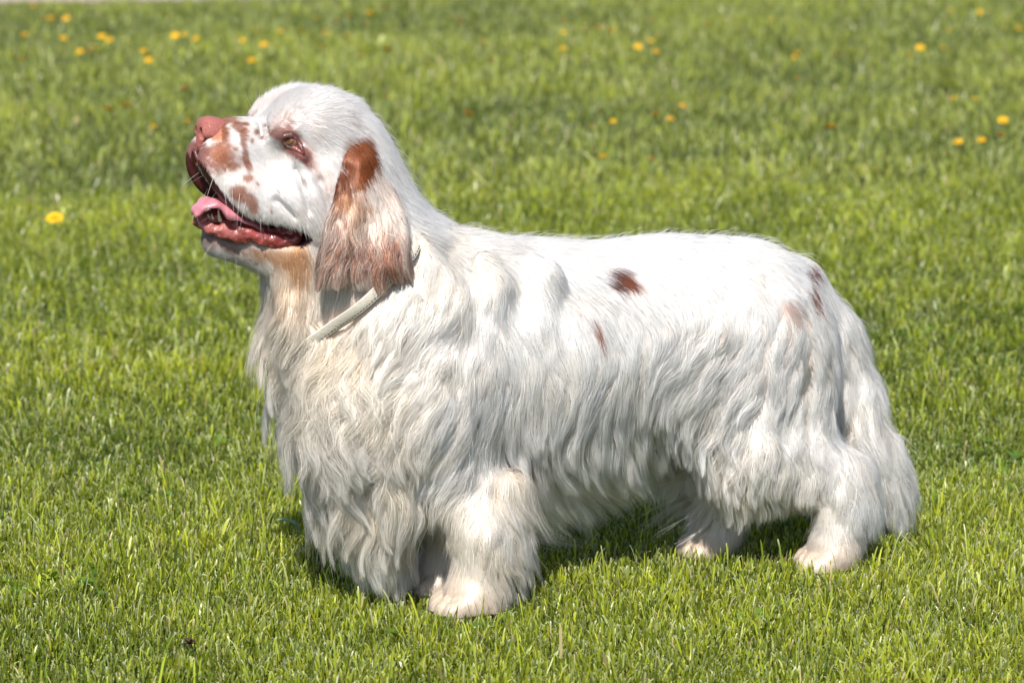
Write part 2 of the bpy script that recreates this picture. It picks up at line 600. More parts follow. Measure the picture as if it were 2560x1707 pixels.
# front legs
paw_fn = (1075, 1540, 0.062)
CN((1120, 1000, .078), (1150, 1210, .078), 115, 74, 0.75, 0.055, both=True)


def leg(ps, k=0.025):
    for (a, b) in zip(ps[:-1], ps[1:]):
        CN(a[:3], b[:3], a[3], b[3], 0.9, k)


def foot(x, y, ln=0.036, w=0.031, h=0.030, yaw=0.0):
    """broad paw with four toes, standing on z = 0"""
    B.ell((x, y, h * 0.75), (ln * 0.95, w * 0.9, h), 0, 0.012)
    for i, o in enumerate((-0.75, -0.27, 0.27, 0.75)):
        fx = x - ln * (0.95 - 0.30 * abs(o)); fy = y + o * w
        B.ell((fx, fy, 0.015), (0.0195, 0.0100, 0.0170), 0, 0.0025)
        B.ell((fx + 0.02, fy, 0.024), (0.02, 0.010, 0.014), -20, 0.008)


def gp(px, l):
    """where photo column px meets the ground on the dog's lateral line l"""
    lo, hi = 900.0, 1900.0
    for _ in range(40):
        mid = (lo + hi) / 2
        if Q(px, mid, l)[2] > 0: lo = mid
        else: hi = mid
    return Q(px, lo, l), lo


FEET = []


def gpy(px, py, lmin, lmax):
    """ground point for a paw seen at photo column px whose sole is at about row py"""
    best = min(np.linspace(lmin, lmax, 40), key=lambda l: abs(gp(px, l)[1] - py))
    g_, y_ = gp(px, best)
    print('paw', px, round(y_), round(best, 3))
    return g_, y_


g, yy = gpy(1180, 1560, 0.05, 0.105); FEET.append((g[0], g[1]))
g, yy2 = gpy(1110, 1520, -0.06, 0.0); FEET.append((g[0], g[1]))
g, yy3 = gpy(2078, 1442, 0.04, 0.10); FEET.append((g[0], g[1]))
g, yy4 = gpy(1782, 1430, -0.07, -0.02); FEET.append((g[0], g[1]))
print('feet px y', yy, yy2, yy3, yy4)


def limb(pts, k=0.02, ysc=0.95):
    """pts in the dog frame: (x, y, z, radius m)"""
    for a, b in zip(pts[:-1], pts[1:]):
        B.cone(a[:3], b[:3], a[3], b[3], k, ysc)


for i, s in ((0, 1), (1, -1)):
    fx, fy = FEET[i]
    foot(fx, fy, 0.038, 0.033, 0.032)
    e = Q(1150, 1200, .085)
    limb([(e[0], -0.080 * s, e[2], 0.040), (fx + 0.012, fy, 0.115, 0.033), (fx + 0.006, fy, 0.04, 0.032)])
    # feather core behind the leg
    limb([(fx + 0.048, fy, 0.16, 0.026), (fx + 0.050, fy, 0.075, 0.016)], 0.03, 0.7)
# chest curtain in front of and between the legs
limb([(*Q(910, 1010, 0.02), 0.068), (*Q(925, 1200, 0.015), 0.050), (*Q(960, 1320, 0.01), 0.028)], 0.04, 1.15)
# hind legs
for i, s in ((2, 1), (3, -1)):
    fx, fy = FEET[i]
    foot(fx, fy, 0.033, 0.030, 0.030)
    th = Q(1880, 910, .062); dx = (fx - FEET[2][0]) * 0.55 if s < 0 else 0
    B.ell((th[0] + dx * .5, -0.062 * s, th[2] - 0.01), (m_(195), 0.052, m_(260)), -8, 0.055)
    st = Q(1895, 1095, .070)
    limb([(st[0] + dx, -0.068 * s, st[2], 0.056), (fx + 0.010, fy, 0.125, 0.034)], 0.03)
    limb([(fx + 0.010, fy, 0.125, 0.033), (fx + 0.004, fy, 0.035, 0.029)], 0.02)
    limb([(st[0] + dx - 0.01, -0.07 * s, st[2] - 0.02, 0.045), (st[0] + dx + 0.012, -0.060 * s, st[2] - 0.065, 0.022)], 0.03, 0.7)
E(1955, 960, 0.055, 105, 0.050, 215, -6, 0.03, both=True)       # back of the thighs
# tail
limb([(*Q(1985, 720, 0), 0.040), (*Q(2075, 850, 0.0), 0.036), (*Q(2132, 1010, 0.01), 0.032),
      (*Q(2190, 1150, 0.015), 0.030), (*Q(2226, 1235, 0.015), 0.020)], 0.02, 0.72)

# head
E(800, 385, 0, 165, 0.068, 142, 12, 0.02)                        # skull
E(770, 315, 0.026, 92, 0.038, 66, 6, 0.02, both=True)            # brow bulges
E(712, 318, 0.040, 46, 0.020, 34, -25, 0.014, both=True)         # brow ridge over the eye
E(618, 398, 0, 95, 0.041, 92, 4, 0.02, pw=2.6)                  # muzzle
E(575, 352, 0, 62, 0.031, 44, 8, 0.015, pw=2.4)                  # muzzle tip
E(592, 440, 0.024, 108, 0.019, 78, 38, 0.014, both=True)         # hanging upper lip
E(675, 495, 0.036, 100, 0.020, 62, 24, 0.016, both=True)
E(775, 500, 0.043, 100, 0.030, 85, 20, 0.02, both=True)          # cheek
# lower jaw
CN((545, 596, 0), (640, 612, 0), 38, 42, 0.95, 0.016)
CN((640, 610, .012), (760, 625, .020), 40, 62, 0.9, 0.02, both=True)
# mouth: open gap between the lips
L0 = 0.030
UP = ((430, 395), (484, 385), (500, 412), (521, 445), (546, 480), (567, 504), (590, 526), (613, 541), (648, 549), (687, 555), (725, 561), (750, 574))
LO = ((756, 590), (742, 606), (700, 606), (650, 600), (612, 590), (570, 578), (530, 562), (430, 552))
gap = [Q(*p, L0)[[0, 2]] for p in UP + LO]
B.prism(gap, 0.045, -0.027, 0.005, sub=True)       # near side open, the far lip stays as the back of the mouth
# far lip hangs a little lower than the cut
# eye sockets
EYE_L = 0.0605
eye_c = Q(729, 352, EYE_L)
for s in (1, -1):
    B.ell(eye_c * np.array([1, s, 1]) + np.array([0, -0.004 * s, 0]), (0.0125, 0.009, 0.0080), 28, 0.005, sub=True)
# under-eye pouch
E(757, 395, 0.058, 16, 0.010, 30, -35, 0.010, both=True)
def hit(px, py, inset=0.0, fld=None):
    """first point of the dog's skin that the line of sight through a photo pixel meets (dog frame)"""
    f = fld or B
    d = R_L2W.T @ ray(px, py); o = R_L2W.T @ (CAMP - DOG_C)
    t = (-0.2 - o[1]) / d[1]
    P = o + d * t
    dn = d / np.linalg.norm(d)
    for _ in range(300):
        v = float(f.at(P[None], False)[0])
        if v < inset: break
        P = P + dn * max(0.0008, min(0.01, v * 0.5))
        if P[1] > 0.2: return None
    return P


# folds of loose skin on the face
for line, rr in ((((770, 402), (798, 452), (820, 520)), 5.5), (((736, 425), (758, 470), (772, 528)), 4.5), (((690, 498), (735, 540)), 4.0),
                 (((646, 302), (654, 340)), 4.0), (((662, 296), (670, 330)), 3.0), (((706, 300), (728, 312)), 4.0)):
    hp_ = [hit(*q) for q in line]
    for a_, b_ in zip(hp_[:-1], hp_[1:]):
        for f_ in (np.array([1, 1, 1]), np.array([1, -1, 1])):
            B.cone(a_ * f_, b_ * f_, m_(rr), m_(rr), 0.008, 1.0, sub=True)
# inside of the lower jaw
B.cone(Q(525, 566, 0), Q(700, 596, 0), m_(17), m_(26), 0.004, 1.25)
# the coat's own masses: locks and folds of fur, strongest in the feathering
_n = B.n
_sl = np.abs(B.D) < 0.03
_ii = np.argwhere(_sl)
_P = B.lo + B.h * _ii
_px = to_px(np.stack([_P[:, 0], -np.abs(_P[:, 1]), _P[:, 2]], 1))
_a = np.clip((_px[:, 1] - 640) / 420, 0, 1) * np.clip((_px[:, 0] - 620) / 120, 0, 1)
_tr = np.clip((_px[:, 0] - 1230) / 80, 0, 1) * np.clip((1830 - _px[:, 0]) / 80, 0, 1) * np.clip((1110 - _px[:, 1]) / 80, 0, 1)
_a = 0.0010 + 0.0055 * _a * (1 - 0.72 * _tr)
_a = np.where((_px[:, 0] < 860) & (_px[:, 1] < 660), 0.0004, _a) * np.clip((_P[:, 2] - 0.05) / 0.05, 0, 1)
_nz = vnoise(_P * np.array([1, 1, 0.42]) + 0.02 * np.stack([vnoise(_P, 14, 91)] * 3, 1), 34, 92) + 0.5 * vnoise(_P * np.array([1, 1, 0.5]), 75, 93)
B.D[_sl] += (_a * _nz).astype(np.float32)
B.sampler()
BV, BF = B.mesh()
print('body', len(BV), len(BF))




# ---------------------------------------------------------------- ears (own field), laid on the side of the head and neck
EF = Field((-0.46, -0.17, 0.40), (-0.24, 0.17, 0.64), 0.0022)


EAR_POLY = np.array([(872, 362), (915, 350), (940, 385), (952, 430), (985, 470), (1008, 540), (1013, 610), (1000, 648), (962, 666), (900, 676),
                     (836, 672), (803, 640), (808, 580), (826, 530), (840, 480), (846, 430), (858, 390)], float)


def poly_dist(px, poly):
    x, y = px[:, 0], px[:, 1]
    dm = np.full(len(px), 1e9); ins = np.zeros(len(px), bool)
    for i in range(len(poly)):
        p, q = poly[i], poly[(i + 1) % len(poly)]; e_ = q - p
        t = np.clip(((x - p[0]) * e_[0] + (y - p[1]) * e_[1]) / (e_ @ e_), 0, 1)
        dm = np.minimum(dm, np.hypot(x - p[0] - e_[0] * t, y - p[1] - e_[1] * t))
        c_ = (p[1] > y) != (q[1] > y)
        ins ^= c_ & (x < p[0] + (y - p[1]) * e_[0] / (e_[1] if e_[1] else 1e-12))
    return np.where(ins, -dm, dm)


gx, gy, gz = np.meshgrid(*EF.ax, indexing='ij')
gp_ = np.stack([gx.ravel(), gy.ravel(), gz.ravel()], 1)
keep = np.abs(gp_[:, 1]) > 0.035
mir = gp_[keep].copy(); mir[:, 1] = -np.abs(mir[:, 1])
pxe = to_px(mir)
pd = poly_dist(pxe, EAR_POLY) * PXM
bd = B.at(mir, False)
tt = np.clip((pxe[:, 1] - 360) / 320, 0, 1)
inner = np.clip(-pd / 0.03, 0, 1)
cen = -0.0025 + 0.0195 * tt + 0.004 * np.sin(pxe[:, 0] * 0.045 + pxe[:, 1] * 0.012) * tt
cen = cen + 0.006 * np.exp(-((pxe[:, 0] - 912)**2 + (pxe[:, 1] - 400)**2) / 30.0**2) - 0.005 * np.exp(-((pxe[:, 0] - 866)**2 + (pxe[:, 1] - 430)**2) / 22.0**2)
th_ = 0.0028 + 0.0045 * inner * np.clip(tt * 3, 0.4, 1)
sh = np.abs(bd - cen) - th_
kk = 0.006
hh = np.clip(0.5 - 0.5 * (pd - sh) / kk, 0, 1)
dd = sh * hh + pd * (1 - hh) + kk * hh * (1 - hh)
flat = np.full(len(gp_), 0.2, np.float32); flat[keep] = dd
EF.D = flat.reshape(EF.n)
EF.sampler()
EV, EFc = EF.mesh()


def px_of(V):
    M = V.copy(); M[:, 1] = -np.abs(M[:, 1])
    return to_px(M)


def blob(px, cx, cy, rx, ry=None, rot=0.0, soft=0.35, wob=None):
    ry = ry or rx
    a = math.radians(rot)
    X = px[:, 0] - cx; Y = px[:, 1] - cy
    X, Y = X * math.cos(a) + Y * math.sin(a), -X * math.sin(a) + Y * math.cos(a)
    d = np.sqrt((X / rx)**2 + (Y / ry)**2)
    if wob is not None: d = d + wob
    return np.clip((1 - d) / soft + 0.5, 0, 1)


MUZZLE_SPOTS = [(550, 330, 20, 30), (540, 378, 24, 24), (553, 350, 27, 40), (590, 318, 22, 12), (565, 385, 34, 28), (545, 405, 24, 26), (604, 345, 9, 20), (609, 385, 9, 24),
                (618, 410, 9, 16), (580, 410, 18, 16), (617, 440, 13, 8), (592, 472, 20, 13), (612, 490, 24, 12), (632, 512, 14, 15),
                (570, 304, 24, 9), (612, 312, 6, 5), (650, 345, 5, 6), (636, 330, 5, 5), (626, 352, 4, 7), (660, 318, 5, 4), (757, 443, 7, 4),
                (676, 520, 6, 4), (640, 455, 4, 5), (690, 470, 5, 4)]
GAPA = np.array(gap)


def in_gap(V, grow=0.0):
    """near the mouth opening, in the dog's x-z plane"""
    x, z = V[:, 0], V[:, 2]
    dmin = np.full(len(V), 1e9); ins = np.zeros(len(V), bool)
    n = len(GAPA)
    for i in range(n):
        p, q = GAPA[i], GAPA[(i + 1) % n]; e = q - p
        t = np.clip(((x - p[0]) * e[0] + (z - p[1]) * e[1]) / (e @ e), 0, 1)
        dmin = np.minimum(dmin, np.hypot(x - p[0] - e[0] * t, z - p[1] - e[1] * t))
        c = (p[1] > z) != (q[1] > z)
        ins ^= c & (x < p[0] + (z - p[1]) * e[0] / (e[1] if e[1] else 1e-12))
    return np.where(ins, -dmin, dmin) < grow


WHITE = np.array([0.95, 0.945, 0.945])
CREAM = np.array([0.86, 0.74, 0.57])
TAN = np.array([0.50, 0.27, 0.13])
BROWN = np.array([0.30, 0.105, 0.045])
SKINP = np.array([0.29, 0.095, 0.075])


def mixc(c, w, k):
    return c * (1 - w[:, None]) + np.asarray(k) * w[:, None]


def coat_tint(V, hairy=True):
    px = px_of(V)
    wob = 0.30 * vnoise(V, 90, 3) + 0.25 * vnoise(V, 220, 4)
    c = np.tile(WHITE if hairy else np.array([0.70, 0.56, 0.49]), (len(V), 1))
    # cream cast of the long feathering
    w = 0.55 * blob(px, 830, 1060, 330, 420, 0, 0.9) + 0.5 * blob(px, 1160, 1420, 190, 170, 0, 0.8) + 0.35 * blob(px, 1400, 1200, 200, 110, 0, 0.8)
    w = w + 0.45 * blob(px, 1870, 1300, 260, 170, 0, 0.8) + 0.5 * blob(px, 750, 720, 130, 150, 0, 0.8) + 0.3 * blob(px, 1150, 640, 110, 110, 0, 0.8)
    w = w + 0.08 + 0.30 * vnoise(V, 30, 8)
    c = mixc(c, np.clip(w, 0, 0.85) * (0.58 if hairy else 0.3), CREAM)
    for fx_, fy_ in ((1170, 1510), (2062, 1395), (1775, 1390)):
        c = mixc(c, 0.6 * blob(px, fx_, fy_, 120, 70, 0, 0.9), np.array([0.74, 0.60, 0.45]))
    c = mixc(c, 0.6 * blob(px, 725, 690, 45, 85, -12, 0.8, wob), np.array([0.72, 0.52, 0.34]))
    hd = blob(px, 720, 420, 240, 240, 0, 0.5)
    c = mixc(c, 0.55 * hd, np.array([0.80, 0.775, 0.765]))
    c = mixc(c, 0.30 * hd * np.clip(vnoise(V, 55, 71) * 1.6, 0, 1), np.array([0.70, 0.52, 0.46]))
    for s in MUZZLE_SPOTS:
        c = mixc(c, 0.80 * blob(px, s[0], s[1], s[2], s[3], 0, 0.6, wob * 1.1), np.array([0.34, 0.115, 0.05]))
    c = mixc(c, 0.9 * blob(px, 500, 392, 30, 40, -15, 0.6, wob), SKINP)
    # pink-brown skin round the eye
    c = mixc(c, 0.85 * blob(px, 716, 342, 46, 27, 38, 0.6, wob), np.array([0.40, 0.17, 0.13]))
    c = mixc(c, 0.95 * blob(px, 752, 384, 40, 15, 52, 0.6, wob), np.array([0.33, 0.11, 0.09]))
    c = mixc(c, 0.30 * blob(px, 715, 300, 26, 16, 0, 0.9, wob), np.array([0.6, 0.38, 0.28]))
    c = mixc(c, 0.35 * blob(px, 800, 430, 20, 60, -30, 0.9, wob), np.array([0.75, 0.5, 0.42]))
    c = mixc(c, 0.95 * blob(px, 894, 372, 34, 30, 10, 0.7, wob), np.array([0.27, 0.075, 0.016]))
    # stained lower lip and chin
    c = mixc(c, 0.85 * blob(px, 690, 634, 75, 20, 6, 0.7, wob), TAN)
    c = mixc(c, 0.8 * blob(px, 745, 650, 35, 38, 0, 0.8, wob), np.array([0.52, 0.28, 0.12]))
    c = mixc(c, 0.75 * blob(px, 555, 598, 60, 22, 22, 0.8, wob), np.array([0.34, 0.17, 0.12]))
    c = mixc(c, 0.45 * blob(px, 520, 600, 16, 28, -25, 0.8, wob), np.array([0.22, 0.17, 0.14]))
    # body spots
    c = mixc(c, blob(px, 1528, 694, 26, 23, 0, 0.5, wob), np.array([0.16, 0.06, 0.045]))
    c = mixc(c, blob(px, 1560, 700, 25, 16, 25, 0.5, wob), np.array([0.30, 0.10, 0.055]))
    c = mixc(c, blob(px, 1486, 812, 11, 20, -30, 0.5, wob), np.array([0.33, 0.12, 0.06]))
    c = mixc(c, blob(px, 2012, 672, 14, 14, 0, 0.5, wob), np.array([0.20, 0.05, 0.04]))
    c = mixc(c, 0.85 * blob(px, 2020, 728, 9, 28, -12, 0.6, wob), np.array([0.28, 0.10, 0.07]))
    c = mixc(c, 0.6 * blob(px, 1975, 762, 18, 22, 0, 0.8, wob), np.array([0.45, 0.25, 0.20]))
    return c


def ear_tint(V, hairy=True):
    px = px_of(V)
    wob = 0.25 * vnoise(V, 80, 13) + 0.3 * vnoise(V, 260, 14)
    c = np.tile(WHITE, (len(V), 1))
    c = mixc(c, 0.6 + 0.3 * vnoise(V, 60, 15), np.array([0.74, 0.58, 0.48]))
    c = mixc(c, blob(px, 893, 405, 52, 74, 12, 0.30, wob), np.array([0.24, 0.062, 0.012]))
    c = mixc(c, blob(px, 862, 455, 26, 52, 8, 0.4, wob), np.array([0.17, 0.045, 0.012]))
    c = mixc(c, 0.75 * blob(px, 885, 505, 34, 40, 0, 0.8, wob * 2), np.array([0.50, 0.25, 0.12]))
    c = mixc(c, 0.75 * blob(px, 840, 600, 34, 60, 0, 0.9, wob * 2.5), np.array([0.29, 0.085, 0.028]))
    c = mixc(c, 0.85 * blob(px, 940, 622, 72, 48, 0, 0.9, wob * 2.5), np.array([0.36, 0.10, 0.026]))
    c = mixc(c, 0.95 * np.clip((px[:, 1] - 655) / 12 + wob, 0, 1), np.array([0.84, 0.79, 0.74]))
    if hairy:
        k = rng.random(len(V)) < 0.25 * np.clip((px[:, 1] - 480) / 60, 0, 1)
        c[k] = c[k] * 0.35 + 0.65 * np.array([0.86, 0.79, 0.73])
    return c


skin = tint_mat('dog_skin', 0.5, 0.35, 0.35, 260)
bc = coat_tint(BV, False)
mouth = in_gap(BV, 0.0035) & (BV[:, 0] < -0.24)
bc[mouth] = np.array([0.045, 0.009, 0.008])  # mouth lining near black, the unlit cavity's shade put into its colour
body = mesh_obj('body', BV, BF, skin, dog, bc)
ears = []
near = EV[:, 1] < 0
for flag in (True, False):
    sel = near == flag
    mp = np.cumsum(sel) - 1
    f = EFc[sel[EFc].all(1)]
    e = mesh_obj('ear', EV[sel], mp[f], skin, dog, ear_tint(EV[sel], False))
    e['label'] = 'brown and cream feathered ear on the near side of the head' if flag else 'brown and cream feathered ear on the far side of the head'
    ears.append(e)


# ---------------------------------------------------------------- coat: combing guides (photo x, y, direction, length mm, lift, wave)
GUIDES = [
 (545, 300, 1, -.1, 4, .3, 0), (600, 300, 1, .0, 5, .3, 0), (505, 400, -.25, 1, 4, .4, 0), (540, 440, .1, 1, 6, .4, 0), (560, 380, .6, .7, 4, .3, 0),
 (620, 420, .5, .85, 7, .3, 0), (600, 500, .25, .95, 7, .4, 0), (660, 540, .3, .95, 9, .4, 0), (720, 550, .35, .9, 10, .35, 0), (700, 470, .6, .75, 9, .25, 0),
 (640, 330, .9, .3, 5, .3, 0), (665, 280, .3, -.9, 9, .6, 0), (700, 270, .3, -.9, 12, .65, 0), (735, 245, .5, -.85, 15, .75, .1), (800, 245, .85, -.4, 18, .7, .1),
 (850, 262, .85, -.1, 20, .6, .1), (900, 310, .75, .6, 18, .3, .1), (960, 370, .55, .85, 22, .22, .1), (800, 320, .7, .4, 12, .3, 0), (770, 400, .5, .85, 7, .25, 0),
 (720, 345, .6, .7, 3, .25, 0), (680, 390, .5, .85, 6, .25, 0), (760, 480, .65, .7, 11, .22, 0), (820, 480, .5, .85, 14, .2, 0), (800, 580, .3, .95, 22, .25, .1), (740, 620, .3, .95, 12, .4, .1),
 (690, 635, .4, .9, 8, .5, 0), (600, 630, .5, .7, 8, .45, 0), (520, 600, .1, .9, 7, .5, 0), (560, 640, .6, .6, 10, .45, 0),
 (1000, 450, .5, .85, 26, .2, .1), (1050, 510, .6, .7, 28, .35, .2), (1085, 545, .7, .1, 30, .55, .3), (1140, 570, .8, .2, 28, .45, .3), (1190, 590, .9, .2, 28, .3, .2), (1260, 595, .95, .1, 26, .35, .2),
 (700, 720, .05, 1, 40, .3, .3), (670, 830, -.5, .9, 100, .55, .7), (760, 700, .2, 1, 36, .2, .2), (800, 800, -.15, 1, 90, .32, .6), (860, 880, -.1, 1, 110, .35, .8), (950, 820, -.5, .85, 45, .3, .4),
 (1040, 680, -.2, .95, 40, .25, .3), (1130, 700, .0, 1, 42, .3, .4), (680, 960, -.15, 1, 105, .4, .8), (800, 970, 0, 1, 130, .35, .9), (900, 1000, -.15, 1, 130, .35, .9),
 (720, 1130, .0, 1, 58, .25, .6), (830, 1150, .0, 1, 130, .28, .8), (930, 1200, .1, 1, 115, .3, .6), (840, 1280, .05, 1, 65, .25, .4), (980, 1330, .1, 1, 95, .3, .4),
 (990, 950, -.55, .85, 60, .3, .5), (1090, 860, -.6, .8, 46, .25, .3), (1080, 1000, -.45, .9, 55, .25, .3), (1180, 940, -.25, 1, 46, .22, .3), (1200, 1100, -.5, .8, 42, .2, .15),
 (1150, 1200, -.75, .65, 32, .16, .08), (1120, 1330, -.3, 1, 20, .12, .1), (1140, 1440, -.1, 1, 12, .10, .05), (1140, 1530, -.4, .6, 6, .08, 0), (1190, 1480, .2, 1, 16, .12, .1), (1210, 1300, .25, .95, 52, .25, .4), (1270, 1400, .45, .9, 66, .3, .5), (1230, 1500, .3, 1, 45, .3, .3),
 (1250, 720, .05, 1, 36, .18, .3), (1330, 700, .4, .9, 30, .12, .1), (1450, 610, .95, .3, 24, .12, .05), (1600, 580, 1, .1, 22, .12, .05), (1750, 590, .95, .3, 24, .15, .05),
 (1500, 720, .75, .65, 30, .12, .1), (1400, 850, .2, 1, 42, .15, .15), (1550, 850, .35, .95, 42, .14, .15), (1650, 740, .6, .8, 34, .12, .1), (1760, 740, .5, .85, 34, .14, .1), (1320, 900, .05, 1, 46, .18, .2),
 (1600, 950, -.2, 1, 56, .18, .25), (1500, 1000, -.3, .95, 62, .2, .25), (1700, 940, -.7, .75, 62, .2, .3), (1760, 870, -.5, .85, 48, .18, .2), (1330, 1040, 0, 1, 62, .2, .25), (1440, 1090, -.4, .9, 85, .22, .3), (1580, 1060, -.25, 1, 95, .25, .3),
 (1290, 1150, .2, 1, 112, .3, .3), (1390, 1200, .45, .85, 125, .3, .3), (1480, 1180, .6, .75, 105, .3, .3), (1560, 1130, .4, .9, 85, .28, .3), (1420, 1290, .95, .35, 70, .2, .1), (1520, 1260, .98, .25, 70, .2, .1), (1600, 1230, .9, .3, 70, .2, .1),
 (1850, 640, .8, .6, 26, .15, .1), (1950, 690, .6, .8, 32, .18, .15), (1850, 790, .05, 1, 42, .18, .2), (1950, 850, -.15, 1, 48, .2, .3), (1810, 900, -.5, .85, 58, .2, .4), (1880, 980, -.35, .95, 58, .22, .4), (1980, 1000, .0, 1, 52, .22, .4),
 (1790, 1060, -.1, 1, 75, .3, .6), (1830, 1180, .15, 1, 70, .3, .6), (1900, 1150, .05, 1, 52, .25, .5), (2000, 1170, .1, 1, 32, .22, .4), (2060, 1260, .15, 1, 20, .2, .2), (2090, 1330, .3, .95, 30, .4, .2), (2060, 1400, -.2, 1, 7, .08, 0),
 (1750, 1240, -.1, 1, 46, .25, .3), (1760, 1380, -.2, 1, 9, .1, 0), (1700, 1280, -.2, 1, 50, .35, .2),
 (2060, 770, .5, .85, 48, .3, .3), (2140, 900, .4, .92, 66, .42, .4), (2160, 1040, .35, .95, 75, .4, .3), (2230, 1180, .5, .85, 60, .32, .2), (2090, 1000, -.05, 1, 66, .35, .4), (2140, 1160, .15, 1, 70, .3, .3), (2190, 1240, .35, .95, 62, .3, .2),
]
GX, GY = np.meshgrid(np.arange(400, 2420, 10.0), np.arange(180, 1720, 10.0), indexing='ij')
gw = 0; ga = 0
for g in GUIDES:
    w = 1.0 / (((GX - g[0])**2 + (GY - g[1])**2) + 28.0**2)**1.7
    nn = math.hypot(g[2], g[3])
    gw = gw + w
    ga = ga + w[..., None] * np.array([g[2] / nn, g[3] / nn, math.log(g[4]), g[5], g[6]])
GT = ga / gw[..., None]


def comb(P):
    """coat parameters by place on the dog: dx, dy, length, lift, wave"""
    px = px_of(P)
    X = np.clip((px[:, 0] - 400) / 10, 0, GT.shape[0] - 1.01); Y = np.clip((px[:, 1] - 180) / 10, 0, GT.shape[1] - 1.01)
    i = X.astype(int); j = Y.astype(int); fx = (X - i)[:, None]; fy = (Y - j)[:, None]
    return (GT[i, j] * (1 - fx) * (1 - fy) + GT[i + 1, j] * fx * (1 - fy) + GT[i, j + 1] * (1 - fx) * fy + GT[i + 1, j + 1] * fx * fy)


def nrm(v):
    return v / (np.linalg.norm(v, axis=-1, keepdims=True) + 1e-9)


def scatter(V, F, dens_fn, total):
    tri = np.concatenate([F[:, [0, 1, 2]], F[:, [0, 2, 3]]])
    a, b, c = V[tri[:, 0]], V[tri[:, 1]], V[tri[:, 2]]
    nr = np.cross(b - a, c - a)
    ar = np.linalg.norm(nr, axis=1) * 0.5
    nr = nrm(nr)
    w = ar * dens_fn((a + b + c) / 3, nr)
    k = rng.choice(len(tri), total, p=w / w.sum())
    r1 = np.sqrt(rng.random(total))[:, None]; r2 = rng.random(total)[:, None]
    return a[k] * (1 - r1) + b[k] * r1 * (1 - r2) + c[k] * r1 * r2


def cluster(P, cell, seed):
    q = np.floor((P + 0.55 * cell * np.stack([vnoise(P, 0.9 / cell, seed + i) for i in range(3)], 1)) / cell).astype(np.int64)
    key = (q[:, 0] * 73856093) ^ (q[:, 1] * 19349663) ^ (q[:, 2] * 83492791)
    return np.unique(key, return_inverse=True)[1]


def clump(S, cid, amt, pwr):
    """draw the strands of one lock together towards their tips"""
    n, K, _ = S.shape
    cnt = np.bincount(cid).astype(float)
    M = np.empty((len(cnt), K, 3))
    for k in range(K):
        for a in range(3):
            M[:, k, a] = np.bincount(cid, S[:, k, a]) / cnt
    t = np.linspace(0, 1, K)**pwr
    return S + (M[cid] - S) * (t[None, :, None] * amt[:, None, None])


